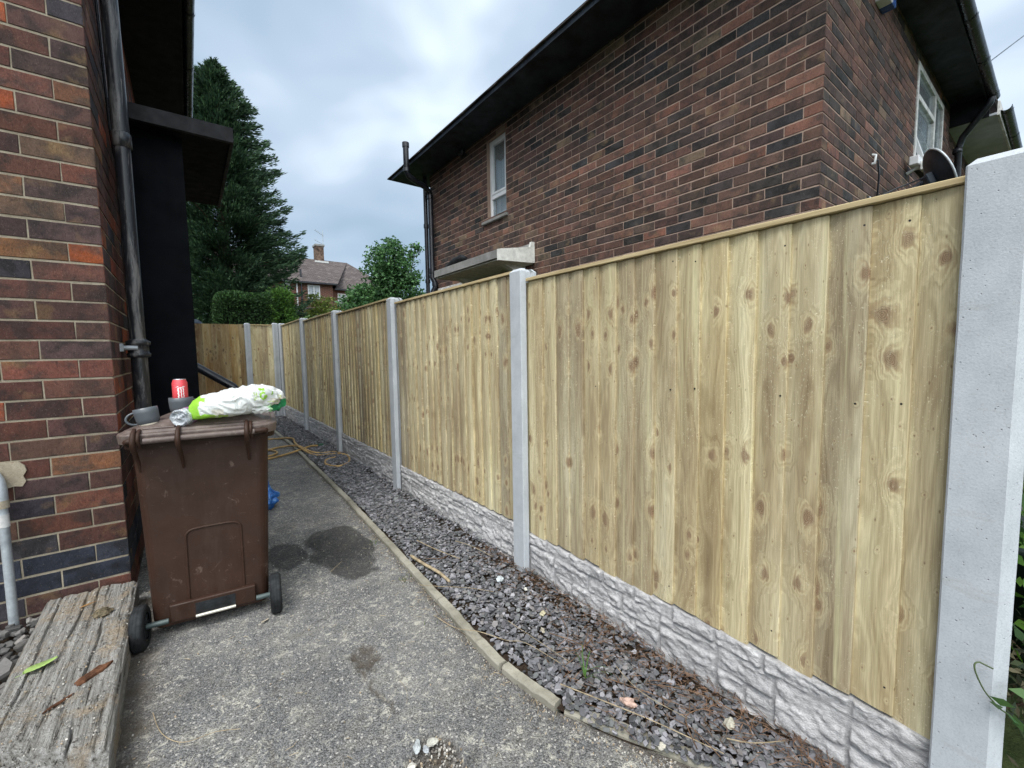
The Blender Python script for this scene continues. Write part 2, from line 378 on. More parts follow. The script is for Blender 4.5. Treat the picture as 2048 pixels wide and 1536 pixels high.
k = N('galvanised_pipe', .5, .45, .35); v = k.obj(); k.color(k.ramp(k.noise(v, 14, 5, .7), [(.3, (.28, .31, .33)), (.7, (.55, .60, .63))])); k.bump(k.noise(v, 60, 3), .2, .002); M['galv'] = k.m
# old timber sleeper
k = N('weathered_grey_timber', .95, .15); v = k.obj()
g = k.noise(k.map(v, (70, 2.4, 70)), 1, 5, .75, .4); g2 = k.noise(k.map(v, (200, 8, 200)), 1, 4, .8)
c = k.ramp(g, [(.36, (.030, .027, .024)), (.44, (.23, .22, .20)), (.60, (.42, .41, .39)), (.75, (.58, .585, .57))])
sand = k.ramp(k.noise(v, 5.2, 5, .75, .4), [(.50, 0.), (.62, .85)])
c = k.mix(sand, c, k.ramp(k.noise(v, 190, 5, .8), [(.35, (.14, .11, .08)), (.5, (.35, .28, .2)), (.68, (.55, .47, .36))]))
k.color(c); k.bump(k.math('ADD', k.math('MULTIPLY', g, 1.6), k.math('ADD', g2, k.noise(v, 160, 3))), .9, .012); M['sleeper'] = k.m
M['bark_chip'] = simple('reddish_bark_chip', (.12, .055, .03), .9, .2, var=.45, scale=45, bump=.8, bscale=90, bd=.004)
# roof tiles
def tile_mat(name, c1, c2):
    k = N(name, .9, .15); v = k.attr('ruv', 'Vector')
    br = k.n('ShaderNodeTexBrick', {'Vector': v, 'Color1': (*c1, 1), 'Color2': (*c2, 1), 'Mortar': (c1[0]*.25, c1[1]*.25, c1[2]*.25, 1), 'Scale': 1., 'Mortar Size': .012, 'Brick Width': .26, 'Row Height': .16, 'Bias': 0.})
    c = k.mix(k.ramp(k.noise(k.obj(), .8, 5, .7), [(.4, 0.), (.7, .4)]), br.outputs[0], (.17, .145, .14)); 
    c = k.mix(k.ramp(k.noise(k.obj(), 3.5, 5, .75), [(.55, 0.), (.7, .35)]), c, (.40, .37, .34)); k.color(c); k.bump(br.outputs[1], .6, -.03); return k.m
M['tile'] = tile_mat('brown_roof_tile', (.075, .062, .060), (.125, .102, .098)); M['tile_red'] = tile_mat('red_roof_tile', (.24, .085, .05), (.33, .13, .075))
k = N('distant_brick', .9, .15); v = k.attr('ruv', 'Vector')
br = k.n('ShaderNodeTexBrick', {'Vector': v, 'Color1': (.20, .075, .05, 1), 'Color2': (.11, .05, .04, 1), 'Mortar': (.30, .22, .17, 1), 'Scale': 1., 'Mortar Size': .008, 'Brick Width': .225, 'Row Height': .075})
k.color(k.mix(k.ramp(k.noise(k.obj(), 1.2, 4), [(.35, .3), (.65, 0.)]), br.outputs[0], (.07, .04, .035))); M['brick_distant'] = k.m

# ------------------------------------------------------------------ brick walls
PAL_NEAR = [((.110,.050,.039),6),((.088,.044,.036),7),((.072,.041,.036),7),((.058,.039,.037),5),((.21,.072,.046),3.2),((.045,.040,.046),2.6),((.155,.080,.052),1.8),((.40,.25,.21),.22),((.105,.068,.052),1.2)]
PAL_FAR = [((.072,.040,.031),7),((.085,.044,.033),6),((.055,.036,.031),6),((.038,.031,.029),5),((.120,.058,.040),2.6),((.115,.080,.052),1.3),((.15,.063,.043),.6),((.030,.028,.029),2),((.092,.046,.034),3)]
def pick(pal, rnd):
    t = sum(w for _, w in pal)*rnd.random()
    for c, w in pal:
        t -= w
        if t <= 0: return c
    return pal[0][0]
def subtract(a, b, cuts):
    segs = [(a, b)]
    for c0, c1 in cuts:
        ns = []
        for s0, s1 in segs:
            if c1 <= s0 or c0 >= s1: ns.append((s0, s1)); continue
            if c0-s0 > .02: ns.append((s0, c0))
            if s1-c1 > .02: ns.append((c1, s1))
        segs = ns
    return segs
def brick_wall(name, parent, org, u, nrm, L, z0, z1, phase, pal, bmat, mmat, holes=(), seed=1, zref=0., special=None, mname='mortar', BL=.225, CH=.0755):
    """bricks as real blocks in front of a mortar sheet. org: corner point, u: unit dir, nrm: outward."""
    rnd = random.Random(seed); u = Vector(u); nr = Vector(nrm); org = Vector(org)
    V = []; F = []; T = []; O = []
    J = .0105; hw = BL*.5-.006; fw = BL-.006
    k0 = int(math.floor((z0-zref)/CH)); k1 = int(math.ceil((z1-zref)/CH))
    for k in range(k0, k1):
        za = zref+k*CH+J*.5; zb = zref+(k+1)*CH-J*.5
        if zb > z1: zb = z1
        if za < z0: za = z0
        if zb-za < .015: continue
        a = 0. ; first = True
        while a < L:
            if first and (k+phase) % 2: b = a+hw
            else: b = a+fw
            first = False
            segs = subtract(a, min(b, L), [(h[0], h[1]) for h in holes if h[2] < (za+zb)/2 < h[3]])
            c = pick(pal, rnd)
            if special: c = special(k, a, c, rnd)
            kq = rnd.uniform(.78, 1.25); c = tuple(x*kq*rnd.uniform(.96, 1.04) for x in c)
            off = (rnd.uniform(-50, 50), rnd.uniform(-50, 50), rnd.uniform(-50, 50))
            for s0, s1 in segs:
                j = lambda m=.0016: rnd.uniform(-m, m)
                e = rnd.uniform(.0015, .0035); dp = abs(j(.0022))
                q = [(s0+j(), za+j()), (s1+j(), za+j()), (s1+j(), zb+j()), (s0+j(), zb+j())]
                cxm = (s0+s1)/2; czm = (za+zb)/2
                b0 = len(V)
                flush0 = s0 < .001
                for d, ins in ((-.022, 0), (-.0022+dp, 0), (dp, e)):
                    for (x, z) in q:
                        x2 = x + (ins if x < cxm else -ins); z2 = z + (ins if z < czm else -ins)
                        if flush0 and x < cxm: x2 = max(x2, 0)+ (.0 if ins == 0 else .0)
                        p = org + u*x2 + nr*d; V.append((p.x, p.y, z2))
                for r in (0, 4):
                    for i in range(4):
                        i2 = (i+1) % 4; F.append((b0+r+i, b0+r+i2, b0+r+4+i2, b0+r+4+i))
                F.append((b0+8, b0+9, b0+10, b0+11))
                T += [c]*12; O += [off]*12
            a = b+.006
    flip = u.cross(Vector((0, 0, 1))).dot(nr) < 0
    if flip: F = [f[::-1] for f in F]
    o = link_mesh(name, V, F, bmat, parent)
    at = o.data.attributes.new('tint', 'FLOAT_COLOR', 'POINT'); at.data.foreach_set('color', np.array([(*c, 1) for c in T], dtype=np.float32).ravel())
    at = o.data.attributes.new('off', 'FLOAT_VECTOR', 'POINT'); at.data.foreach_set('vector', np.array(O, dtype=np.float32).ravel())
    # mortar backing with thickness, openings left out
    us = sorted({0., L, *[h[0] for h in holes], *[h[1] for h in holes]}); zs = sorted({z0, z1, *[h[2] for h in holes], *[h[3] for h in holes]})
    mb = MB()
    for i in range(len(us)-1):
        for j_ in range(len(zs)-1):
            cu = (us[i]+us[i+1])/2; cz = (zs[j_]+zs[j_+1])/2
            if any(h[0] < cu < h[1] and h[2] < cz < h[3] for h in holes): continue
            pts = []
            for d in (-.0032, -.22):
                for (x, z) in ((us[i], zs[j_]), (us[i+1], zs[j_]), (us[i+1], zs[j_+1]), (us[i], zs[j_+1])):
                    xx = max(x, .0062); p = org+u*xx+nr*d; pts.append((p.x, p.y, z))
            mb.add(pts, [(0,1,2,3),(7,6,5,4),(0,4,5,1),(1,5,6,2),(2,6,7,3),(3,7,4,0)])
    m = mb.build(mname, mmat, parent)
    # brick returns inside the openings
    return o

# ================================================================== SETTING
def sheet(name, mat, x0, x1, y0, y1, z, kind='structure'):
    o = link_mesh(name, [(x0,y0,z),(x1,y0,z),(x1,y1,z),(x0,y1,z)], [(0,1,2,3)], mat); return tag(o, kind=kind)
g = sheet('ground', M['ground'], -150, 150, -60, 200, -.06)

XK = [(10.6,1.02),(6.7,1.09),(4.0,1.045),(2.5,.99),(1.95,.965),(1.37,.948),(1.08,.992),(.85,1.085),(.70,1.17),(.45,1.32),(.2,1.5),(-1.,1.6)]   # kerb inner line y->x
def kerbx(y):
    for (ya, xa), (yb, xb) in zip(XK[:-1], XK[1:]):
        if ya >= y >= yb: t = (ya-y)/(ya-yb); return xa+(xb-xa)*t
    return XK[0][1] if y > 10.6 else 1.5
def gz(x, y): return .005*max(0, y)
# asphalt path as one grid
def smooth(a, b, x):
    t = min(1, max(0, (x-a)/(b-a))); return t*t*(3-2*t)
def nz(x, y, s, seed=0): return mnoise.noise(Vector((x*s, y*s, seed*7.3)))
V = []; F = []; W = []; D = []
ys = [-1.0+.05*i for i in range(32)] + [.60+.0125*i for i in range(240)] + [3.6+.05*i for i in range(1, 140)]
NX = 190
for y in ys:
    xr = min(kerbx(y)+.01, 1.6)
    for i in range(NX+1):
        x = -1.6+(xr+1.6)*(i/NX)**.85
        z = gz(x, y)+.004*nz(x, y, 3)+.0015*nz(x, y, 14, 2)
        e1 = math.hypot((x-.545)/.060, (y-1.79)/.085)+.45*nz(x, y, 22, 4)+.2*nz(x, y, 60, 4)
        e2 = math.hypot((x-.545)/.105, (y-1.165)/.115)+.45*nz(x, y, 14, 5)+.15*nz(x, y, 45, 5)
        dz = -.016*(1-smooth(.75, 1.0, e1)) - .022*(1-smooth(.8, 1.02, e2))
        # cracks
        cx = .50-(y-1.3)*.25+.05*nz(0, y, 7, 8)+.03*nz(0, y, 25, 9); crk = 0
        if 1.05 < y < 1.75: crk = max(crk, (1-smooth(.003, .012, abs(x-cx-(y-1.1)*.18)))*smooth(-.25, .15, nz(x, y, 6, 51)))
        cx2 = .10+.06*nz(0, y, 4, 61)+.03*nz(0, y, 17, 62)
        if .8 < y < 1.9: crk = max(crk, .7*(1-smooth(.002, .010, abs(x-cx2-(y-1.)*.10)))*smooth(-.1, .3, nz(x, y, 5, 53)))
        cy3 = 2.15+.05*nz(x, 0, 5, 63)+.03*nz(x, 0, 19, 64)
        if x > .3: crk = max(crk, .6*(1-smooth(.002, .010, abs(y-cy3-(x-.3)*.25)))*smooth(0, .3, nz(x, y, 4, 54)))
        dz -= .008*crk
        e3 = math.hypot((x-.76)/.21, (y-2.93)/.46)
        ang = .26*nz(x, y, 5, 11)+.10*nz(x, y, 15, 12)+.05*nz(x, y, 45, 12)
        wet = 1-smooth(.92, 1.0, e3+ang)
        e4 = math.hypot((x-.44)/.12, (y-3.05)/.24)+.3*nz(x, y, 7, 13); wet = max(wet, .9*(1-smooth(.85, 1, e4)))
        e5 = math.hypot((x-.52)/.1, (y-3.55)/.09)+.4*nz(x, y, 9, 14); wet = max(wet, .45*(1-smooth(.5, 1, e5)))
        for (sx, sy, sr) in ((.674, 1.12, .040), (.82, 1.07, .02), (.73, 1.30, .015), (.42, 1.5, .02)):
            wet = max(wet, .6*(1-smooth(.5, 1, math.hypot(x-sx, y-sy)/sr+.4*nz(x, y, 30, 17))))
        d = max(0, .85*crk, .95*(1-smooth(.6, 1.1, e2)), .9*(1-smooth(.75, 1.05, e1)), .8*(1-smooth(0, .05, xr-x+.03*nz(x, y, 12, 6))), (.9*(1-smooth(-.28, -.12, x+.06*nz(x, y, 9, 7)))) if y < 3 else 0)
        V.append((x, y, z+dz)); W.append(wet); D.append(d)
for j in range(len(ys)-1):
    for i in range(NX):
        a = j*(NX+1)+i; F.append((a, a+1, a+NX+2, a+NX+1))
path = link_mesh('path', V, F, M['asphalt'], smooth=True); tag(path, kind='structure')
for nm, arr in (('wet', W), ('dirt', D)):
    at = path.data.attributes.new(nm, 'FLOAT', 'POINT'); at.data.foreach_set('value', arr)
# soil bed under the chippings
V = []; F = []; ysb = [-.6+.05*i for i in range(225)]
for y in ysb:
    xl = kerbx(y)+.01
    for i in range(14):
        x = xl+(1.60-xl)*i/13
        V.append((x, y, gz(x, y)+.006+.012*nz(x, y, 6, 3)+.006*nz(x, y, 20, 3) - (.02 if y < .9 else 0)*0))
for j in range(len(ysb)-1):
    for i in range(13):
        a = j*14+i; F.append((a, a+1, a+15, a+14))
tag(link_mesh('soil_bed', V, F, M['soil'], smooth=True), kind='structure')
V = []; F = []
for j in range(60):
    for i in range(30):
        x = -1.9+1.5*i/29; y = 1.2+1.80*j/59
        V.append((x, y, .03+.05*max(0, nz(x, y, 3, 5))+.02*nz(x, y, 12, 6)-.05*smooth(-.6, -.42, x)))
for j in range(59):
    for i in range(29):
        a = j*30+i; F.append((a, a+1, a+31, a+30))
tag(link_mesh('soil_heap', V, F, M['soil'], smooth=True), kind='structure')

# ================================================================== KERB EDGING
def edging(name, pts, w, zt, label, cat='edging'):
    # pts: inner-line points; a bar of width w to the +x side, top at zt
    n = len(pts); mb = MB(); V = []; F = []
    P = []
    for i, (x, y) in enumerate(pts):
        if i == 0: t = Vector((pts[1][0]-x, pts[1][1]-y))
        elif i == n-1: t = Vector((x-pts[-2][0], y-pts[-2][1]))
        else: t = Vector((pts[i+1][0]-pts[i-1][0], pts[i+1][1]-pts[i-1][1]))
        t.normalize(); P.append((Vector((x, y)), Vector((-t.y, t.x))))
    sgn = 1 if P[0][1].x > 0 else -1
    for i, (p, nn) in enumerate(P):
        nn = nn*sgn; q = .004*mnoise.noise(Vector((p.x*9, p.y*9, 1)))
        zb = gz(p.x, p.y)
        for (d, z) in ((0, -.06), (0, zt-.008), (.007, zt), (w-.007, zt), (w, zt-.008), (w, -.06)):
            c = p+nn*d; V.append((c.x+q, c.y, zb+z+((.005*mnoise.noise(Vector((c.x*20, c.y*20, 3)))+.003*mnoise.noise(Vector((c.x*55, c.y*55, 9)))) if z > 0 else 0)))
    for i in range(n-1):
        for k_ in range(5):
            F.append((i*6+k_, i*6+k_+1, (i+1)*6+k_+1, (i+1)*6+k_))
    F.append(tuple(range(6))); F.append(tuple((n-1)*6+k_ for k_ in range(6)))
    mb.add(V, F); o = mb.build(name, M['edging'])
    return tag(o, label, cat, 'concrete edging stones between path and chippings')
ords = ['first', 'second', 'third', 'fourth', 'fifth', 'sixth', 'seventh', 'eighth', 'ninth', 'tenth', 'eleventh']
yy = 1.955; i = 0
while yy < 10.2:
    y2 = yy+.905
    pts = [(kerbx(yy+(y2-yy)*t/48), yy+(y2-yy)*t/48) for t in range(49)]
    edging('edging_stone', pts, .044, .027, ords[i] + ' straight concrete edging stone, counted away from the kerb bend'); yy = y2+.008; i += 1
edging('edging_stone', [(.965-.02*math.sin(PI*t/40*.5), 1.945-.575*t/40) for t in range(41)], .045, .032, 'longer worn concrete edging stone at the kerb bend, ending in a broken joint')
edging('edging_stone', [(.950+.0007*t+.0000088*t*t, 1.352-.0068*t) for t in range(41)], .043, .032, 'short angled concrete edging stone in front of the broken joint, nearest one fully exposed')
edging('edging_stone', [(1.012+.020*t, 1.05-.042*t) for t in range(13)], .055, .016, 'half buried concrete edging stone under twigs at the near end of the kerb')

# ================================================================== FENCE
XP = 1.50            # face of the posts toward the path
def make_post(name, loc, ztop, w=.103, d=.12, label='', parent=None, flare=0):
    # H-section: slots on the two y sides
    s0, s1, dp = .038, .092, .022
    c = .004
    fl = -.019*flare
    poly = [(c,0),(s0-.008,fl),(s0-.003,fl),(s0,dp),(s1,dp),(s1+.004,0),(d-c,0),(d,c),(d,w-c),(d-c,w),(s1+.004,w),(s1,w-dp),(s0,w-dp),(s0-.004,w),(c,w),(0,w-c),(0,c)]
    mb = MB(); n = len(poly)
    v = []
    steps = 22
    for i in range(steps+1):
        z = -.3+(ztop-.016+.3)*i/steps
        for (x, y) in poly:
            v.append((x+.0012*nz(y*20+z*3, z*9, 1, x), y+.0012*nz(x*20, z*9, 1.3, y*5), z))
    # weathered top: sloping shoulders and flat crown
    for (x, y) in poly:
        v.append((d/2+(x-d/2)*.72, w/2+(y-w/2)*.72, ztop))
    f = []
    for i in range(steps+1):
        for k_ in range(n):
            k2 = (k_+1) % n; f.append((i*n+k_, i*n+k2, (i+1)*n+k2, (i+1)*n+k_))
    f.append(tuple((steps+1)*n+k_ for k_ in range(n)))
    mb.add(v, f); o = mb.build(name, M['post'], parent, loc); return o
LF = thing('timber_fence', 'long new timber fence with concrete posts, running from the right foreground to the corner', 'fence')
EF = thing('timber_fence', 'short end fence across the far end of the path, with orange-brown boards', 'fence', (0, 9.86, 0))
posts = [(.072, 1.765, 'nearest concrete fence post, pale grey and pitted, large at the right edge of the photo'),
         (1.885, 1.795, 'concrete fence post in front of the neighbour porch canopy, second from the camera'),
         (3.80, 1.845, 'slim concrete fence post rising beside the small leafy tree, third from the camera'),
         (5.74, 1.895, 'concrete fence post, fourth from the camera along the long timber fence'),
         (7.72, 1.94, 'concrete fence post below the white downpipe of the distant house, fifth from the camera'),
         (9.83, 1.985, 'furthest concrete post of the long fence, standing in the fence corner')]
for y, zt, lb in posts:
    o = make_post('fence_post', (XP, y, 0), zt, parent=LF, flare=1 if y < .1 else .3)

def boards(mb_name, parent, y0, y1, zb, zt, seed, mat, x0=1.547, edges=None, jit=1., axis='y', widthvar=0):
    """featheredge boards, thick edge toward the camera end (low y)"""
    rnd = random.Random(seed); V = []; F = []; B = []
    if edges is None:
        n = max(2, round((y1-y0)/.1)); edges = [y0+(y1-y0)*i/n + (rnd.uniform(-.008, .008) if 0 < i < n else 0) for i in range(n+1)]
    NZ = 10
    for i in range(len(edges)-1):
        a, b = edges[i], edges[i+1]
        pair = (i+seed) // 2; pr = random.Random(pair*131+seed*17); off = pr.uniform(0, 400); twin = pr.random() < .6
        if not twin: off += 37.7*(i % 2)
        us = rnd.uniform(.88, 1.12); uo = 0 if twin else rnd.uniform(.0, .05); zsh = rnd.uniform(-.012, .012)
        seam = edges[i+1] if (i+seed) % 2 == 0 else edges[i]
        seed2 = off
        zo = rnd.uniform(-.003, .003)*jit; xo = rnd.uniform(-.0015, .0015)*jit; bow = rnd.uniform(-.004, .004)*jit
        zbb = zb+rnd.uniform(-.002, .012)*jit
        cols = [(a, -.012, 1), (a, 0, 0), (a+.0015, -.0015, 0), (b+.008, .0075, 0)]
        prof = [(a, .017), (a, .0018), (a+.0022, 0.), (a+.03, -.0010), ((a+b)/2+.010, .0024), (b-.012, .0080), (b+.010, .0130), (b+.010, .017)]
        base = len(V); m = len(prof)
        for j in range(NZ+1):
            z = zbb+(zt-.004-zbb)*j/NZ
            bx = bow*math.sin(PI*j/NZ)+.0009*mnoise.noise(Vector((i*3.1, z*2.2, seed)))
            wy = .0014*mnoise.noise(Vector((i*5.1, z*2.5, seed+3)))
            for (py, px) in prof:
                V.append((x0+px+xo+(bx if px < .0145 else 0), py+wy, z))
                B.append((abs(py-seam)*us+uo, off, z+zsh))
        for j in range(NZ):
            for q in range(m-1):
                c = base+j*m+q; F.append((c, c+1, c+m+1, c+m))
        F.append(tuple(base+q for q in range(m))); F.append(tuple(base+NZ*m+q for q in range(m))[::-1])
    if axis == 'x':   # long side along x, facing -y : swap
        V = [(y, x, z) for (x, y, z) in V]; F = [f[::-1] for f in F]
    o = link_mesh(mb_name, V, F, mat, parent)
    at = o.data.attributes.new('bc', 'FLOAT_VECTOR', 'POINT'); at.data.foreach_set('vector', np.array(B, dtype=np.float32).ravel())
    # split look of edges
    return o, edges
M['nail'] = simple('nail_head', (.035, .03, .03), .6, .4, .5, bump=0)
def nails(panel, edges, zb, zt, x0=1.548, seed=1):
    """nail heads, joined into the panel's own mesh as a second material"""
    rnd = random.Random(seed); me = panel.data; V = [tuple(v.co) for v in me.vertices]; F = [tuple(p.vertices) for p in me.polygons]; nf = len(F)
    B = np.zeros(len(V)*3, dtype=np.float32); me.attributes['bc'].data.foreach_get('vector', B)
    for i in range(len(edges)-1):
        for z in (zt-.06, zb+.62*(zt-zb), zb+.085):
            y = edges[i]+.018+rnd.uniform(-.004, .004); zz = z+rnd.uniform(-.012, .012); r = .0032; b = len(V)
            V += [(x0-.0006, y+r*math.cos(t*PI/3), zz+r*math.sin(t*PI/3)) for t in range(6)]+[(x0+.003, y+r*math.cos(t*PI/3), zz+r*math.sin(t*PI/3)) for t in range(6)]
            F.append(tuple(b+t for t in range(6))[::-1]); F += [(b+t, b+(t+1) % 6, b+6+(t+1) % 6, b+6+t) for t in range(6)]
    m2 = bpy.data.meshes.new('fence_panel'); m2.from_pydata(V, [], F); m2.update(); m2.materials.append(me.materials[0]); m2.materials.append(M['nail'])
    for p in m2.polygons[nf:]: p.material_index = 1
    at = m2.attributes.new('bc', 'FLOAT_VECTOR', 'POINT'); at.data.foreach_set('vector', np.concatenate([B, np.zeros(len(V)*3-len(B), dtype=np.float32)])); panel.data = m2
plabels = ['nearest feather-edge timber fence panel with large paired knots, filling the right of the photo',
           'second timber fence panel, pale green-tan boards, between the canopy post and the slim post',
           'third timber fence panel from the camera, greenish boards in mid distance',
           'fourth timber fence panel from the camera, darker narrow looking boards',
           'furthest timber panel of the long fence, ending in the fence corner']
pan = [(.175, 1.888, .255, 1.722), (1.985, 3.803, .269, 1.782), (3.90, 5.743, .300, 1.838), (5.84, 7.723, .302, 1.88), (7.82, 9.833, .306, 1.928)]
for i, (a, b, zb, zt) in enumerate(pan):
    ed = ([.155]+[.258+.1*k_ for k_ in range(16)]+[1.9]) if i == 0 else None
    e2 = None
    if i: n = round((b-a)/.1); e2 = [a+(b-a)*k_/n for k_ in range(n+1)]
    o, ed = boards('fence_panel', LF, a, b, zb, zt, 3+i*5, M['timber'], edges=ed or e2, widthvar=1); P = o
    nails(P, ed, zb, zt, seed=i)
    MB().box(1.5345, 1.579, a, b, zt-.001, zt+.016, .002).build('capping_rail', M['batten'], P)
    bk = MB()
    for z in (zb+.12, (zb+zt)/2, zt-.14): bk.box(1.5615, 1.600, a, b, z-.03, z+.03)
    bk.build('back_rails', M['batten'], P)

# rock-faced gravel boards (one mould)
def mould():
    L = 1.0; NYs = 400; NZs = 66; hh = .33; real = 1.83
    rows = [(.272, .33), (.188, .268), (.104, .184), (.0, .100)]
    stones = []
    # lengths measured from the far end (s=0) in metres
    big = [(.02, .24, .104, .268), (.93, 1.19, .0, .225), (1.40, 1.62, .104, .268)]
    def rowstones(z0, z1, joints):
        for a, b in zip(joints[:-1], joints[1:]): stones.append((a+.003, b-.003, z0, z1))
    rowstones(.272, .33, [.0, .17, .36, .60, .79, .99, 1.18, 1.36, 1.62, 1.83])
    rowstones(.188, .268, [.24, .50, .72, .93]); rowstones(.229, .268, [.93, 1.19]); rowstones(.188, .268, [1.19, 1.40]); rowstones(.188, .268, [1.62, 1.83])
    rowstones(.104, .184, [.24, .38, .60, .80, .93]); rowstones(.104, .184, [1.19, 1.30, 1.40]); rowstones(.104, .184, [1.62, 1.74, 1.83])
    rowstones(.0, .100, [.0, .14, .34, .52, .70, .93]); rowstones(.0, .100, [1.19, 1.42, 1.60, 1.83])
    stones += [(a+.003, b-.003, z0, z1) for a, b, z0, z1 in big]
    rn = random.Random(5); par = [(rn.uniform(-.05, .05), rn.uniform(-.10, .10), rn.uniform(.014, .022), rn.uniform(0, 99)) for _ in stones]
    V = []; G = []
    for j in range(NZs+1):
        z = hh*j/NZs
        for i in range(NYs+1):
            s = real*i/NYs; h = 0; gr = 0
            ws = s+.005*mnoise.noise(Vector((s*25, z*25, 3))); wz = z+.0035*mnoise.noise(Vector((s*25, z*25, 9)))
            for (a, b, z0, z1), (tx, tz, hb, sd) in zip(stones, par):
                if a <= ws <= b and z0 <= wz <= z1:
                    e = min(ws-a, b-ws, (wz-z0), (z1-wz) if z1 < .33 else 1)
                    k_ = smooth(0, .008, e)
                    p = Vector((s*8+sd, z*26, 0)); nn = mnoise.noise(p)
                    v1 = mnoise.voronoi(Vector((s*16+sd, z*34+s*5, sd)))[0][0]; v2 = mnoise.voronoi(Vector((s*45+sd, z*80, 3)))[0][0]
                    f2 = mnoise.noise(Vector((s*80, z*120, 4)))
                    h = k_*(hb*.6+tx*(s-(a+b)/2)+tz*(z-(z0+z1)/2)+.010*nn-.014*(v1-.35)-.006*(v2-.4)+.0022*f2); gr = k_
                    h = max(h, .001)
                    break
            if z > .322: h *= smooth(.334, .322, z)*.6+.4
            V.append((-h, i/NYs, z)); G.append(gr)
    F = []
    n = NYs+1
    for j in range(NZs):
        for i in range(NYs):
            a = j*n+i; F.append((a, a+n, a+n+1, a+1))
    # back slab
    b0 = len(V); V += [(.035, 0, 0), (.035, 1, 0), (.035, 1, hh), (.035, 0, hh)]; G += [0]*4
    F += [(b0, b0+1, b0+2, b0+3)]
    top = [NZs*n+i for i in range(n)]; F.append(tuple(top[::-1])+(b0+3, b0+2)[::1])
    F.append((0,)+(b0, b0+3)+tuple(j*n for j in range(NZs, 0, -1))); F.append((n-1,)+tuple(j*n+n-1 for j in range(1, NZs+1))+(b0+2, b0+1))
    me = bpy.data.meshes.new('gravel_board'); me.from_pydata(V, [], F); me.update(); me.materials.append(M['rock'])
    me.polygons.foreach_set('use_smooth', [True]*(len(F)-4)+[False]*4)
    at = me.attributes.new('gr', 'FLOAT', 'POINT'); at.data.foreach_set('value', G)
    return me
GM = mould()
gl = ['nearest rock-faced concrete gravel board under the knotty fence panel', 'second rock-faced concrete gravel board, left of the canopy post', 'third rock-faced gravel board along the long fence',
      'fourth rock-faced gravel board along the long fence', 'furthest rock-faced gravel board, running into the fence corner']
for i, (a, b, zb, zt) in enumerate(pan):
    o = bpy.data.objects.new('gravel_board', GM); COL.objects.link(o)
    # flipped end for end so that the pattern starts at the far post
    o.location = (1.547, b-.02+.03, zb-.331); o.scale = (1, -(b-a+.03), 1)
    o.parent = LF
# leaning offcut of the same board in the corner
o = bpy.data.objects.new('gravel_board_offcut', GM); COL.objects.link(o); o.location = (1.08, 9.0, .04); o.rotation_euler = (math.radians(8), math.radians(-8), math.radians(78)); o.scale = (1.2, .36, 1.5)
tag(o, 'leftover rock-faced gravel board piece leaning in the fence corner behind the bag', 'concrete offcut')

# back fence, running along x at the far end
YB = 9.86
bp = [(.905, 1.975, 'left hand concrete post of the end fence, between the orange boards and the narrow panel'), (1.392, 1.99, 'concrete post of the end fence beside the corner')]
for x, zt, lb in bp:
    o = make_post('fence_post', (x, 0, 0), zt, w=.12, d=.10, parent=EF)
def sub(o): o.location = (0, -YB, 0); return o
P, _ = boards('fence_panel', EF, .99, 1.41, .31, 1.94, 41, M['timber'], x0=YB+.045, axis='x'); sub(P)
MB().box(.99, 1.41, YB+.03, YB+.075, 1.938, 1.955, .002).build('capping_rail', M['batten'], P)
P, _ = boards('fence_panel', EF, -1.2, .80, .10, 1.95, 53, M['timber_warm'], x0=YB+.03, axis='x', edges=[-1.2+i*.1428 for i in range(15)]); sub(P); P['label'] = 'orange-brown wide boards'
b2 = MB(); [b2.box(-1.2, .8, YB+.05, YB+.09, z-.035, z+.035) for z in (.4, 1.1, 1.8)]; b2.build('back_rails', M['batten'], P)
P, _ = boards('end_board', EF, .80, .905, .08, 1.955, 60, M['timber_warm'], x0=YB+.055, axis='x', edges=[.80, .9]); sub(P)
for x0_, x1_ in ((-1.2, .905), (.99, 1.38)):
    o = bpy.data.objects.new('gravel_board', GM); COL.objects.link(o); o.parent = EF; o.rotation_euler = (0, 0, PI/2); o.location = (x1_, .04, -.02); o.scale = (1, (x1_-x0_), 1)

# ================================================================== LEFT HOUSE
CX, WY = -.318, 3.041
LH = thing('brick_house', 'near brick house on the left with black soffit, black porch and iron soil pipe', 'house', (CX, WY, 0))
LH_i = Vector((CX, WY, 0))
def child(o, par=None):      # keep world coordinates in meshes, parent at an offset
    p = par or LH; o.matrix_parent_inverse = Matrix.Translation(-Vector(p.location)); return o
def sp_near(k_, a, c, rnd):
    z = .0665+k_*.0965+.048
    if .165 < z < .356: return (.030, .034, .046)
    return c
o = brick_wall('gable_wall', LH, (CX, WY, 0), (-1, 0, 0), (0, -1, 0), 4.2, -.05, 4.24, 1, PAL_NEAR, M['brick_near'], M['mortar_near'], seed=11, zref=.0665, BL=.260, CH=.0965, special=sp_near)
o = brick_wall('side_wall', LH, (CX, WY, 0), (0, 1, 0), (1, 0, 0), 4.6, -.05, 4.24, 0, PAL_NEAR, M['brick_near'], M['mortar_near'], seed=12, zref=.0665, BL=.260, CH=.0965, special=sp_near, mname='side_mortar')
MB().box(-4.4, CX-.01, WY+.23, 10, 4.0, 4.2).build('ceiling_slab', M['soffit'], LH)
MB().box(CX-.16, .10, WY-.04, 8.2, 4.24, 4.262).box(-4.5, CX-.16, WY-.04, WY+.2, 4.24, 4.262).build('soffit', M['soffit'], LH)
MB().box(.10, .125, WY-.05, 8.2, 4.235, 4.40).build('fascia', M['soffit'], LH)
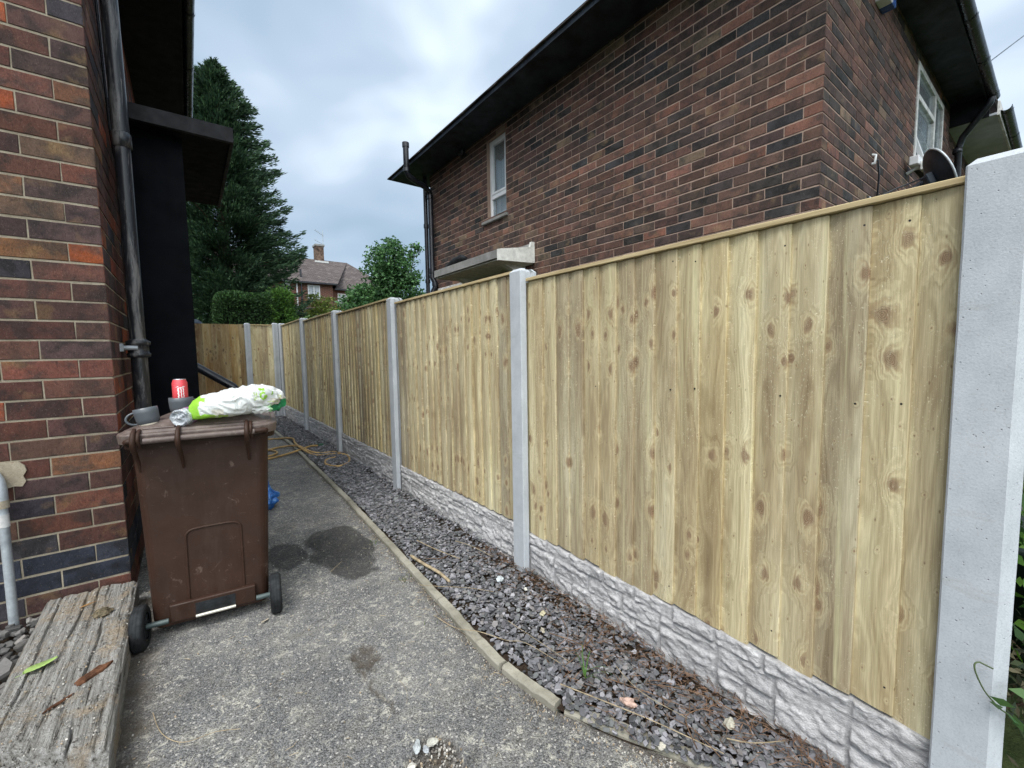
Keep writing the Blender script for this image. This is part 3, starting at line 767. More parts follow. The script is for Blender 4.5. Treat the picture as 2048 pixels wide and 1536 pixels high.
# half-round gutter at the outer edge
def gutter(name, a, b, r, mat, parent, n=10, down=True):
    a = Vector(a); b = Vector(b); t = (b-a).normalized(); s = t.cross(Vector((0, 0, 1))).normalized()
    V = []; F = []; K = 24
    for i in range(K+1):
        p = a+(b-a)*i/K; p = p + Vector((0, 0, .004*mnoise.noise(Vector((i*.7, 1, 2)))))
        for rr in (r, r-.004):
            for k_ in range(n+1):
                an = PI+PI*k_/n; V.append(p+s*(rr*math.cos(an))+Vector((0, 0, rr*math.sin(an))))
    m = 2*(n+1)
    for i in range(K):
        for k_ in range(n):
            F.append((i*m+k_, i*m+k_+1, (i+1)*m+k_+1, (i+1)*m+k_)); q = n+1; F.append((i*m+q+k_, (i+1)*m+q+k_, (i+1)*m+q+k_+1, i*m+q+k_+1))
        F.append((i*m, (i+1)*m, (i+1)*m+n+1, i*m+n+1)); F.append((i*m+n, i*m+2*n+1, (i+1)*m+2*n+1, (i+1)*m+n))
    mb = MB(); mb.add([tuple(v) for v in V], F, True)
    L = (b-a).length; c = int(L/.9)
    for i in range(c+1):
        p = a+t*(.1+i*.9)
        ring = [p+s*((r+.006)*math.cos(PI+PI*k_/n))+Vector((0, 0, (r+.006)*math.sin(PI+PI*k_/n))) for k_ in range(n+1)]
        mb.add([tuple(q-t*.014) for q in ring]+[tuple(q+t*.014) for q in ring], [(k_, k_+1, n+2+k_, n+1+k_) for k_ in range(n)])
    return mb.build(name, mat, parent)
gutter('gutter', (.175, WY-.05, 4.385), (.175, 8.2, 4.385), .045, M['gutter'], LH)
def roof_quad(mb_list, pts, uv):
    mb_list.append((pts, uv))
def roof(name, quads, mat, parent):
    V = []; F = []; U = []
    for pts in quads:
        b = len(V); p0 = Vector(pts[0]); ux = (Vector(pts[1])-p0).normalized(); nn = ux.cross(Vector(pts[-1])-p0).normalized(); vy = nn.cross(ux)
        for p in pts:
            V.append(p); d = Vector(p)-p0; U.append((d.dot(ux), d.dot(vy), 0))
        F.append(tuple(range(b, b+len(pts))))
    o = link_mesh(name, V, F, mat, parent)
    at = o.data.attributes.new('ruv', 'FLOAT_VECTOR', 'POINT'); at.data.foreach_set('vector', np.array(U, dtype=np.float32).ravel())
    return o
def hip(name, x0, x1, y0, y1, z, rise, mat, parent, th=.04):
    w = min(x1-x0, y1-y0)/2
    if (x1-x0) >= (y1-y0): r0 = (x0+w, (y0+y1)/2, z+rise); r1 = (x1-w, (y0+y1)/2, z+rise)
    else: r0 = ((x0+x1)/2, y0+w, z+rise); r1 = ((x0+x1)/2, y1-w, z+rise)
    A, B, C, D_ = (x0,y0,z),(x1,y0,z),(x1,y1,z),(x0,y1,z)
    if (x1-x0) >= (y1-y0): q = [[A,B,r1,r0],[B,C,r1],[C,D_,r0,r1],[D_,A,r0]]
    else: q = [[A,B,r0],[B,C,r1,r0],[C,D_,r1],[D_,A,r0,r1]]
    o = roof(name, q, mat, parent); s = o.modifiers.new('solid', 'SOLIDIFY'); s.thickness = th; s.offset = -1
    return o
# gable-ended: this wall is the hip end, roof leans back
hip('roof', -9, .16, WY-.06, 8.25, 4.42, 2.2, M['tile'], LH)
# mortar patch and blemishes on the gable wall
mb = MB(); ptc = [(-.66,.815),(-.655,.79),(-.668,.765),(-.660,.74),(-.673,.715),(-.70,.72),(-.73,.712),(-.80,.716),(-.80,.84),(-.74,.845),(-.70,.832),(-.68,.838)]
mb.prism([(a, b) for a, b in ptc], WY-.010, WY+.003, 'y').build('mortar_patch', M['mortar_near'], LH)
# porch : black side panel and flat canopy box
PO = MB().box(-.5, .34, 3.80, 5.45, 2.885, 2.905).build('porch_canopy', M['porch_black'], LH)
MB().box(CX+.0, .352, 3.765, 3.80, 2.872, 2.975, .002).box(.330, .354, 3.802, 5.47, 2.872, 2.975, .002).build('porch_fascia', M['porch_edge'], PO)
MB().box(CX, .329, 3.802, 5.45, 2.906, 2.96).build('porch_roof', M['porch_edge'], PO)
MB().box(CX+.0, .050, 3.93, 3.985, .0, 2.884).build('porch_side_panel', M['navy'], LH)
MB().box(CX-.0, .047, 3.986, 5.3, .0, .35).build('door_step', M['edging'], LH)
MB().box(CX+.002, CX+.05, 4.1, 5.0, .35, 2.35).build('front_door', M['porch_edge'], LH)
# soil pipe with collars and bracket
px, py, pr = -.240, 3.455, .0405
mb = MB(); mb.tube([(px, py, .0), (px, py, 1.36)], pr, 24); mb.tube([(px+.0, py, 1.36), (px, py, 2.60)], pr-.002, 24); mb.tube([(px, py, 2.6), (px-.012, py, 4.24)], pr-.001, 24)
SP = mb.build('soil_pipe', M['iron'], LH)
MB().lathe([(pr-.002, 1.325), (pr+.016, 1.33), (pr+.018, 1.35), (pr+.010, 1.356), (pr+.010, 1.400), (pr+.019, 1.404), (pr+.019, 1.424), (pr+.006, 1.432), (pr-.002, 1.44)], 28, (px, py, 0)).build('collar', M['iron'], SP)
MB().lathe([(pr-.002, 2.56), (pr+.006, 2.562), (pr+.006, 2.64), (pr-.003, 2.65)], 28, (px, py, 0)).build('collar', M['iron'], SP)
MB().cyl((px-.0, py-.045, 1.385), (CX-.03, py-.055, 1.385), .014, 12).box(CX-.002, CX+.016, py-.085, py-.03, 1.362, 1.41, .003).build('bracket', M['galv'], SP)
# cables
tag(MB().tube([(CX+.012, 3.40, 4.2), (CX+.013, 3.47, 3.55), (CX+.013, 3.56, 3.1), (CX+.013, 3.66, 2.75), (CX+.02, 3.70, 2.6), (CX+.03, 3.72, 2.56)], .008, 8).build('cable', M['gutter']), 'thick black cable slanting down beside the iron soil pipe', 'cable')
tag(MB().tube([(CX+.012, 3.70, 4.2), (CX+.014, 3.74, 3.5), (CX+.012, 3.80, 3.0), (CX+.012, 3.77, 2.8), (CX+.014, 3.72, 2.66)], .006, 8).build('cable', M['gutter']), 'thinner black cable hanging behind the iron soil pipe', 'cable')
# grey waste pipe by the gable wall
GP = thing('waste_pipe', 'grey galvanised upright pipe with a white band against the gable wall', 'pipe', (-.735, 2.985, 0))
MB().tube([(.0, 0, .03), (.003, 0, .66)], .0175, 18).build('pipe', M['galv'], GP)
MB().tube([(.003, 0, .655), (.003, 0, .72), (-.005, .01, .765), (-.02, .03, .79), (-.05, .045, .80)], .022, 18).build('elbow', M['galv'], GP)
MB().tube([(.003, 0, .545), (.003, 0, .605)], .0188, 18).build('white_band', M['white_old'], GP)
MB().tube([(.003, 0, .635), (.003, 0, .672)], .0235, 18).build('clip', M['mortar_near'], GP)
# handrail beyond the porch panel
HR = thing('handrail', 'black sloping tube handrail of the porch steps with grey highlight', 'handrail', (0, 4.6, 0))
MB().tube([(-.12, 0, 1.42), (.02, 0, 1.262), (.30, -.05, 1.055), (.345, -.06, 1.0), (.352, -.06, .9), (.352, -.06, .05)], .034, 16).build('rail', M['gutter'], HR)
MB().tube([(.0, .0, .3), (.0, 0, 1.27)], .016, 10).build('upright', M['gutter'], HR)

# ================================================================== RIGHT HOUSE
XR, YR = 3.33, 1.045
RH = thing('brick_house', 'sooty dark brick neighbouring house behind the fence with deep black eaves', 'house', (XR, YR, 0))
WIN1 = (4.44-YR, 4.87-YR, 3.10, 4.13)      # in u along +y
FR = (5.80-XR, 7.12-XR, 3.12, 4.08)
brick_wall('side_wall', RH, (XR, YR, 0), (0, 1, 0), (-1, 0, 0), 5.50, -.05, 4.27, 0, PAL_FAR, M['brick_far'], M['mortar_far'], holes=[WIN1], seed=21, zref=.0385)
brick_wall('front_wall', RH, (XR, YR, 0), (1, 0, 0), (0, -1, 0), 4.25, -.05, 4.27, 1, PAL_FAR, M['brick_far'], M['mortar_far'], holes=[FR], seed=22, zref=.0385, mname='front_mortar')
MB().box(XR+.23, 12, YR+.24, 6.3, -.05, 4.2).build('inner_walls', M['mortar_far'], RH)
M['soffit_hazed'] = simple('hazed_black_soffit_board', (.024, .031, .043), .6, .3, var=.4, scale=4, bump=.2, bscale=30)  # black boards, with the bluish sky haze put into their colour
MB().box(2.897, 7.56, .752, 1.25, 4.222, 4.240).box(2.897, XR+.2, 1.25, 7.02, 4.222, 4.240).build('soffit', M['soffit_hazed'], RH)
MB().box(2.877, 2.897, .732, 7.04, 4.216, 4.262).box(2.897, 7.56, .732, .752, 4.17, 4.262).box(2.897, XR+.2, 7.02, 7.04, 4.216, 4.262).build('fascia', M['soffit_hazed'], RH)
hip('roof', 2.865, 16, .70, 7.08, 4.295, 2.3, M['tile'], RH, .035)
# slightly ragged tile edge over the long eave
mb = MB(); rnd = random.Random(3); y = .73
while y < 7.05:
    w = rnd.uniform(.15, .17); mb.box(2.850+rnd.uniform(-.004, .004), 2.95, y, y+w-.004, 4.264+rnd.uniform(-.002, .002), 4.277+rnd.uniform(-.002, .002)); y += w
mb.build('eave_tiles', M['tile'], RH).data.attributes.new('ruv', 'FLOAT_VECTOR', 'POINT')
gutter('gutter', (2.86, .695, 4.275), (7.62, .695, 4.19), .05, M['gutter'], RH)
mb = MB(); mb.tube([(7.48, .70, 4.16), (7.48, .71, 4.09), (7.50, .76, 4.02), (7.62, .93, 3.84), (7.66, .965, 3.74), (7.66, .975, .3)], .034, 14)
for z in (3.70, 3.2, 2.2): mb.lathe([(.036, z-.03), (.045, z-.028), (.045, z+.028), (.036, z+.03)], 14, (7.66, .975, 0))
mb.build('downpipe', M['gutter'], RH)
# pipes at far corner
def elbow_pipe(name, pts, r, cols, parent, mat):
    mb = MB(); mb.tube(pts, r, 16)
    for (p, q) in cols:
        p = Vector(p); q = Vector(q); mb.tube([p, q], r+.009, 16)
    return mb.build(name, mat, parent)
elbow_pipe('vent_stack', [(2.80, 6.26, 4.50), (2.80, 6.26, 4.10), (2.84, 6.27, 4.03), (3.0, 6.32, 3.99), (3.16, 6.36, 3.96), (3.24, 6.385, 3.90), (3.25, 6.385, 3.8), (3.25, 6.385, 2.62), (3.24, 6.38, 2.56), (3.27, 6.36, 2.49), (3.28, 6.36, 2.40), (3.25, 6.385, 2.33), (3.25, 6.385, .3)], .043,
           [((2.80, 6.26, 4.08), (2.80, 6.26, 4.13)), ((2.80, 6.26, 4.44), (2.80, 6.26, 4.505)), ((3.25, 6.385, 3.80), (3.25, 6.385, 3.86)), ((3.25, 6.385, 2.62), (3.25, 6.385, 2.70)), ((3.28, 6.36, 2.42), (3.28, 6.36, 2.47))], RH, M['gutter'])
elbow_pipe('corner_pipe', [(3.27, 6.60, 4.27), (3.27, 6.60, .3)], .034, [((3.27, 6.60, 3.4), (3.27, 6.60, 3.46)), ((3.27, 6.60, 2.5), (3.27, 6.60, 2.56))], RH, M['gutter'])
MB().lathe([(.0, .02), (.05, .02), (.062, .0), (.062, -.04), (.0, -.05)], 16, (XR-.03, 5.45, 4.20), M=Matrix.Rotation(PI/2, 4, 'Y')).build('vent_cowl', M['gutter'], RH)
# window 1 (narrow, on side wall)
W1 = thing_w = MB(); y0, y1, z0, z1 = 4.44, 4.87, 3.10, 4.13
w = MB(); xf = XR+.045; t = .05
w.box(xf, xf+.06, y0, y0+t, z0, z1, .003).box(xf, xf+.06, y1-t, y1, z0, z1, .003).box(xf, xf+.06, y0+t, y1-t, z0, z0+t, .003).box(xf, xf+.06, y0+t, y1-t, z1-t, z1, .003)
w.box(xf-.004, xf+.06, y0+t, y1-t, 3.365, 3.42, .003).box(xf-.010, xf+.03, y0+t, y0+t+.03, 3.42, z1-t, .002).box(xf-.010, xf+.03, y1-t-.03, y1-t, 3.42, z1-t, .002).box(xf-.010, xf+.03, y0+t+.03, y1-t-.03, 3.42, 3.45, .002).box(xf-.010, xf+.03, y0+t+.03, y1-t-.03, z1-t-.03, z1-t, .002)
WF = w.build('window', M['white'], RH); tag(WF, 'narrow upright window with net curtain')
MB().box(xf+.020, xf+.026, y0+t, y1-t, 3.42, z1-t).box(xf+.02, xf+.026, y0+t, y1-t, z0+t, 3.366).build('pane', M['pane'], WF)
# curtain as folded sheet
def curtain(name, p0, p1, z0, z1, amp, parent, swag=0):
    V = []; F = []; n = 60; p0 = Vector(p0); p1 = Vector(p1); d = (p1-p0); nrm = Vector((-d.y, d.x, 0)).normalized()
    for i in range(n+1):
        t_ = i/n; a = amp*math.sin(t_*n*.9+math.sin(t_*9)*1.3); p = p0+d*t_+nrm*a
        zt_ = z1-swag*(.5-abs(t_-.5))*0-swag*abs(math.sin(t_*7))*.6
        V += [(p.x, p.y, z0), (p.x, p.y, zt_)]
        if i: F.append((2*i-2, 2*i, 2*i+1, 2*i-1))
    return link_mesh(name, V, F, M['curtain'], parent, True)
curtain('net_curtain', (xf+.10, y0, 0), (xf+.10, y1, 0), z0+.02, 3.93, .008, WF, .10)
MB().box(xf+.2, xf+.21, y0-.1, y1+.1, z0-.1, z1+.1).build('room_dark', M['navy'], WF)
MB().box(XR-.035, XR+.05, 4.41, 4.98, 3.055, 3.092, .004).build('sill', M['canopy'], WF)
MB().box(XR+.0, XR+.10, y0-.001, y0+.008, z0, z1).box(XR+.0, XR+.1, y1-.008, y1+.001, z0, z1).box(XR-.0015, XR+.1, y0+.01, y1-.01, z1-.012, z1+.045).build('reveal', M['brick_distant'], WF)
# concrete porch canopy
cp = MB(); poly = [(2.80, 2.375), (3.325, 2.375), (3.325, 2.60), (3.29, 2.60), (3.275, 2.535), (2.80, 2.468)]
cp.prism(poly, 3.93, 5.45, 'y'); CA = cp.build('porch_canopy', M['canopy'], RH, bevel=.004)
MB().prism([(2.798, 2.345), (3.322, 2.37), (3.322, 2.61), (3.275, 2.61), (3.255, 2.548), (2.798, 2.468)], 3.895, 3.928, 'y').build('painted_cheek', M['cream'], CA)
MB().box(2.83, 3.32, 3.93, 5.45, 2.36, 2.3745).build('painted_underside', M['cream'], CA)
for yb in (4.08, 5.18):
    pts = [(3.325, 2.36), (2.92, 2.36)] + [(2.92+.405*math.sin(a_*PI/16)*.92, 2.36-.30*(1-math.cos(a_*PI/16))) for a_ in range(1, 8)] + [(3.325, 2.05)]
    MB().prism(pts, yb, yb+.09, 'y').build('bracket', M['cream'], CA)
mb = MB()
for i in range(13): mb.box(XR-.02, XR-.0, 5.2+i*.09, 5.28+i*.09, .6, 2.33, .004)
mb.build('slatted_door', simple('red_brown_stain', (.11, .035, .02), .7, .2, var=.3), RH)
MB().box(XR-.03, XR-.0, 5.14, 6.30, 2.335, 2.37, .003).build('door_head', M['white_old'], RH)
# black sheet rolled on canopy
tag(MB().tube([(2.93, 4.80, 2.545), (2.92, 4.9, 2.56), (2.93, 5.1, 2.55), (2.95, 5.25, 2.53), (2.96, 5.43, 2.50)], [.022, .048, .052, .045, .028], 12).build('rolled_sheet', M['tyre']), 'rolled black sheet lying on the concrete porch canopy', 'rolled sheet')
# front window on the -y wall
x0, x1, z0, z1 = 5.80, 7.12, 3.12, 4.08; yf = YR+.05
w = MB(); t = .055; yf = YR-.012
w.box(x0, x0+t, yf, yf+.06, z0, z1, .003).box(x1-t, x1, yf, yf+.06, z0, z1, .003).box(x0+t, x1-t, yf, yf+.06, z0, z0+t, .003).box(x0+t, x1-t, yf, yf+.06, z1-t, z1, .003)
w.box(6.60, 6.66, yf-.004, yf+.06, z0+t, z1-t, .003).box(x0+t, 6.60, yf-.004, yf+.06, 3.74, 3.79, .003)
WF2 = w.build('window', M['white_old'], RH); tag(WF2, 'wide flaking white window')
MB().box(x0+t, x1-t, yf+.02, yf+.026, z0+t, z1-t).build('pane', M['pane'], WF2)
# open casement sash
s = MB(); s.box(-.0, .05, -.02, .02, 0, .55, .003).box(.58, .63, -.02, .02, 0, .55, .003).box(.05, .58, -.02, .02, 0, .045, .003).box(.05, .58, -.02, .02, .505, .55, .003)
so = s.build('sash', M['white'], WF2); so.location = (5.93, yf-.03, 3.18); so.rotation_euler = (math.radians(-16), 0, 0)
curtain('net_curtain', (x0, yf+.12, 0), (x1, yf+.12, 0), z0, z1-.1, .012, WF2)
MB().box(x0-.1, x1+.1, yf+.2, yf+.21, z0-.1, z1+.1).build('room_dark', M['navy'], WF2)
MB().box(x0-.02, x1+.06, YR-.05, YR+.05, z0-.05, z0-.006, .004).build('sill', M['soffit'], WF2)
# lamp bracket / floodlight at lower left of window: white box on arm
FL = thing('security_light', 'white security light with short arm under the front window', 'lamp', (5.55, .99, 2.98))
MB().box(-.10, .10, -.05, .02, .02, .10, .006).build('housing', M['white'], FL); MB().box(-.05, .06, -.14, -.05, -.03, .05, .006).build('sensor', M['white_old'], FL); MB().cyl((0, -.05, .03), (0, .05, -.02), .014).build('arm', M['white'], FL)
# alarm box
AB = thing('alarm_box', 'white and blue burglar alarm box high on the neighbour front wall', 'alarm box', (4.42, YR, 4.00))
MB().box(-.10, .02, -.085, .0, -.06, .14, .006).build('box', M['white'], AB); MB().box(.0205, .11, -.085, .0, -.06, .14, .006).build('blue_end', simple('blue_plastic', (.03, .10, .34), .35, .5, var=.1, bump=0), AB)
MB().box(.03, .08, -.087, -.0855, .02, .07).build('white_mark', M['white'], AB)
# satellite dish seen from behind
SD = thing('satellite_dish', 'dark grey satellite dish seen from behind, above the fence at right', 'satellite dish', (4.45, YR, 2.47))
R = .225; V = []; F = []; nr_ = 9; ns = 40
for ri in range(nr_+1):
    r = R*ri/nr_
    for s_ in range(ns): a = 2*PI*s_/ns; V.append((r*math.cos(a)*.94, r*math.sin(a), -.055+.055*(r/R)**2*1.0))
for ri in range(nr_):
    for s_ in range(ns): F.append((ri*ns+s_, ri*ns+(s_+1) % ns, (ri+1)*ns+(s_+1) % ns, (ri+1)*ns+s_))
M['dish'] = simple('dark_dish_enamel', (.034, .045, .060), .45, .4, var=.25, scale=8)
dish = link_mesh('reflector', V, F, M['dish'], SD, True); sm = dish.modifiers.new('s', 'SOLIDIFY'); sm.thickness = .006
nd = Vector((math.cos(math.radians(-64))*math.cos(math.radians(22)), math.sin(math.radians(-64))*math.cos(math.radians(22)), math.sin(math.radians(22))))
dl = Vector((.52, -.32, .24)); dish.location = dl; dish.rotation_euler = nd.to_track_quat('Z', 'Y').to_euler()
rim = MB().tube([(R*.94*math.cos(2*PI*k_/40), R*math.sin(2*PI*k_/40), 0) for k_ in range(41)], .008, 8, cap=False).build('rim', M['galv'], dish)
bk = dl-nd*.07
MB().tube([(.0, .0, -.05), (.0, -.06, -.05), (.1, -.14, .0), tuple(bk+Vector((-.12, .03, -.04)))], .019, 12).build('wall_arm', M['gutter'], SD)
MB().box(-.05, .05, -.012, 0, -.14, .05, .004).build('wall_plate', M['galv'], SD)
m_ = MB().box(-.06, .06, -.05, .05, -.06, -.01, .008).build('clamp', M['dish'], SD); m_.location = dl-nd*.04; m_.rotation_euler = dish.rotation_euler
MB().tube([(.02, -.02, -.03), (.08, -.05, .07), (.2, -.12, .13), tuple(bk+Vector((-.05, 0, .02)))], .006, 8).build('feed_cable', M['gutter'], SD)
# cable from white clip
CB = thing('cable', 'black cable looping out of a white wall clip on the neighbour front wall', 'cable', (4.45, YR, 2.8))
MB().tube([(0, -.005, 0), (.03, -.03, .01), (.08, -.03, -.10), (.10, -.02, -.25), (.16, -.015, -.38), (.24, -.01, -.5)], .007, 8).build('lead', M['gutter'], CB)
MB().tube([(-.012, .0, -.02), (-.012, -.02, -.02), (-.01, -.024, .04), (-.01, 0, .05)], .010, 8).build('clip', M['white'], CB)
# adjoining house further along: lower soffit, gutter
NH = thing('brick_house', 'adjoining house further right with pale grey soffit and black gutter', 'house', (7.6, YR, 0))
brick_wall('wall', NH, (7.585, YR+.02, 0), (1, 0, 0), (0, -1, 0), 4.4, -.05, 4.04, 0, PAL_FAR, M['brick_far'], M['mortar_far'], seed=23, zref=.0385)
MB().box(7.585, 12, .66, YR+.02, 3.975, 4.0).build('soffit', M['soffit_white'], NH)
MB().box(7.565, 7.585, .72, YR+.3, 3.97, 4.30).build('end_board', M['soffit'], NH)
MB().box(7.585, 12, .64, .66, 3.965, 4.12).build('fascia', M['white_old'], NH)
gutter('gutter', (7.65, .60, 4.06), (12, .60, 3.98), .05, M['gutter'], NH)
MB().box(8.0, 8.3, YR-.03, YR+.0, 2.9, 3.72).build('window', M['white'], NH)
MB().box(9.4, 10.4, 1.6, 2.2, 5.0, 6.4, .01).build('chimney', M['brick_distant'], NH)
for nm, a, b, lb in (('overhead_wire', (6.60, .68, 4.15), (30, -.9, 16.5), 'thin overhead wire rising from the neighbour gutter into the sky'), ('overhead_wire', (10, .55, 4.0), (30, -.8, 8.5), 'lower thin overhead wire behind the concrete post top')):
    tag(MB().tube([a, b], .006, 6).build(nm, M['gutter']), lb, 'wire')

# ================================================================== WHEELED BIN
BN = thing('wheeled_bin', 'brown wheeled garbage bin seen from its hinge side, beside the brick corner', 'wheelie bin', (.018, 2.43, 0), math.radians(-6.7)); BN.scale = (1.07, 1, 1)
def rrect(x0, x1, y0, y1, r, n=6):
    pts = []
    for (cx, cy, a0) in ((x1-r, y0+r, -90), (x1-r, y1-r, 0), (x0+r, y1-r, 90), (x0+r, y0+r, 180)):
        for k_ in range(n+1):
            a = math.radians(a0+90*k_/n); pts.append((cx+r*math.cos(a), cy+r*math.sin(a)))
    return pts
zs = [(.055, -.213, .213, .075, .56, .035), (.09, -.220, .222, .075, .575, .04), (.50, -.235, .24, .095, .66, .045), (.90, -.252, .258, .115, .73, .05), (.935, -.255, .262, .115, .735, .05)]
V = []; F = []; n = 28
for (z, xa, xb, ya, yb, r) in zs: V += [(x, y, z) for x, y in rrect(xa, xb, ya, yb, r)]
for i in range(len(zs)-1):
    for k_ in range(n): F.append((i*n+k_, i*n+(k_+1) % n, (i+1)*n+(k_+1) % n, (i+1)*n+k_))
F.append(tuple(range(n))[::-1]); mb = MB(); mb.add(V, F); 
BD = mb.build('body', M['bin'], BN, bevel=.0)
# top rim collar
V = []; F = []
for (z, e) in ((.905, .004), (.905, .028), (.955, .032), (.958, .004)):
    V += [(x, y, z) for x, y in rrect(-.253-e, .259+e, .113-e*.3, .735+e, .05+e)]
for i in range(3):
    for k_ in range(n): F.append((i*n+k_, i*n+(k_+1) % n, (i+1)*n+(k_+1) % n, (i+1)*n+k_))
mb = MB(); mb.add(V, F); mb.build('rim', M['bin'], BN)
# embossed arch groove on rear
def rear_y(z): return .075+(.115-.075)*(z-.09)/(.90-.09)
arch = [(-.085, .12)]+[(-.085, .20+.06*i) for i in range(5)]+[(-.085+.035*(1-math.cos(a*PI/12)), .46+.035*math.sin(a*PI/12)) for a in range(1, 7)]+[(-.05+.03*i, .497) for i in range(1, 5)]
arch += [(.09+.035*math.sin(a*PI/12), .46+.035*math.cos(a*PI/12)) for a in range(0, 7)]+[(.125, .40-.06*i) for i in range(5)]
mb = MB()
mb.tube([(x, rear_y(z)-.0005, z) for x, z in arch], .0055, 8); mb.build('embossed_arch', M['bin'], BN)
# bottom flange with axle; a black plate stands in for the shaded slot
MB().box(-.155, .17, .052, .078, .075, .16, .004).build('axle_flange', M['bin'], BN)
MB().box(-.062, .088, .0495, .0535, .070, .145, .0).build('dark_slot_plate', M['tyre'], BN)
MB().cyl((-.062, .045, .083), (.088, .045, .083), .0075).build('bare_axle', M['bright_axle'], BN)
MB().cyl((-.232, .035, .10), (-.156, .035, .10), .0125).build('axle', M['axle'], BN); MB().cyl((.171, .035, .10), (.228, .035, .10), .0125).build('axle', M['axle'], BN)
def wheel(x, lab=None):
    mb = MB(); Mx = Matrix.Rotation(PI/2, 4, 'Y')
    mb.lathe([(.062, -.022), (.085, -.024), (.096, -.018), (.100, -.010), (.0985, -.008), (.0985, -.004), (.100, -.002), (.100, .002), (.0985, .004), (.0985, .008), (.100, .010), (.096, .018), (.085, .024), (.062, .022)], 40, (0, 0, 0), M=Mx)
    o = mb.build('wheel', M['tyre'], BN, loc=(x, .035, .100))
    mb = MB(); mb.lathe([(0, -.014), (.018, -.018), (.022, -.010), (.062, -.012), (.062, .012), (.022, .010), (.018, .018), (0, .014)], 32, M=Mx)
    for k_ in range(10):
        a = 2*PI*k_/10; mb.tube([(.016, .018*math.cos(a), .018*math.sin(a)), (.016, .06*math.cos(a), .06*math.sin(a))], .003, 6); mb.tube([(-.016, .018*math.cos(a), .018*math.sin(a)), (-.016, .06*math.cos(a), .06*math.sin(a))], .003, 6)
    mb.build('rim', M['tyre'], o)
wheel(-.252); wheel(.252)
# lid : shallow dome with stepped border, overhanging
V = []; F = []; n = 28
prof = [(.940, .026, 0), (.978, .030, 0), (.985, .026, 0), (.988, .010, 0), (.998, .004, 0), (1.000, -.02, 0), (1.012, -.045, 0), (1.030, -.085, 0), (1.036, -.16, 0), (1.038, -.22, 0)]
for (z, e, _) in prof:
    for x, y in rrect(-.262-e, .268+e, .062-e, .742+e, max(.02, .06+e)):
        V.append((x, y, z-.018*max(0, (y-.3))/.4+.0015*mnoise.noise(Vector((x*8, y*8, z)))))
for i in range(len(prof)-1):
    for k_ in range(n): F.append((i*n+k_, i*n+(k_+1) % n, (i+1)*n+(k_+1) % n, (i+1)*n+k_))
F.append(tuple((len(prof)-1)*n+k_ for k_ in range(n))); mb = MB(); mb.add(V, F, False)
LD = mb.build('lid', M['lid'], BN, bevel=.003)
mb = MB(); mb.tube([(-.19, .018, .955), (-.02, .016, .957), (.205, .018, .955)], .0135, 14); mb.build('hinge_bar', M['lid'], BN)
for x in (-.222, -.075, .175):
    mb = MB(); mb.tube([(x, .058, 1.005), (x, .022, .990), (x, .000, .962), (x, .004, .93), (x, .05, .885), (x, .088, .84), (x, .100, .80)], [.007, .009, .010, .010, .009, .007, .004], 10)
    if abs(x) > .1: mb.tube([(x+.016, .058, 1.0), (x+.016, .022, .988), (x+.016, .003, .962), (x+.016, .03, .925)], .007, 10)
    mb.build('hinge_bracket', M['bin'], BN)
for s_ in (-1, 1):     # handles at the rear corners
    xx_ = .235*s_+.003; mb = MB(); mb.tube([(xx_, .10, .935), (xx_+.01*s_, .045, .942), (xx_+.012*s_, .02, .955), (xx_+.005*s_, .018, .958), (xx_-.03*s_, .018, .956)], [.011, .012, .013, .013, .012], 10); mb.build('handle', M['bin'], BN)
MB().box(-.20, -.09, .075, .09, .9985, 1.006, .003).build('raised_rib', M['lid'], LD); MB().box(.05, .17, .075, .09, .9985, 1.006, .003).build('raised_rib', M['lid'], LD)

# ------------------------------------------------------------------ things on the lid
def mug(name, label, loc, r, h, rot, hang):
    G = thing(name, label, 'mug', loc); G.rotation_euler = rot
    mb = MB(); mb.lathe([(r*.78, .008), (r*.86, .010), (r*.95, h*.35), (r, h*.75), (r, h), (r-.0035, h+.001), (r-.004, h*.7), (r*.86-.004, .014), (0, .012)], 40); mb.build('cup', M['grey_mug'], G)
    MB().lathe([(0, 0), (r*.76, 0), (r*.80, .003), (r*.82, .010), (r*.78, .0105)], 40).build('clay_base', M['mug_clay'], G)
    ca, sa = math.cos(hang), math.sin(hang); P_ = []
    for k_ in range(13):
        a = PI*k_/12; d = r*.92+.034*math.sin(a); z = h*.50+h*.33*math.cos(a); P_.append((d*ca, d*sa, z))
    MB().tube(P_, .0048, 10).build('handle', M['grey_mug'], G); return G
mug('grey_mug', 'tilted grey mug with handle at left, on the corner of the bin lid', (-.163, 2.60, 1.010), .046, .082, (math.radians(-4), math.radians(-9), math.radians(0)), math.radians(190))
mug('grey_mug', 'upright grey mug holding the red drinks can on the bin lid', (-.044, 2.80, 1.034), .052, .082, (0, 0, 0), math.radians(25))
CN = thing('drinks_can', 'pink-red energy drinks can with white claw mark, standing in the grey mug', 'can', (-.045, 2.80, 1.049))
rc, hc = .0328, .160
MB().lathe([(.0, .0), (.025, .0), (rc, .010), (rc, hc-.016), (rc-.003, hc-.010), (.0275, hc-.002), (.0268, hc+.001)], 40).build('body', M['can'], CN)
MB().lathe([(.0269, hc-.001), (.0275, hc+.002), (.026, hc+.0028), (.0245, hc-.002), (0, hc-.003)], 40).build('top', M['alu'], CN)
claw = []
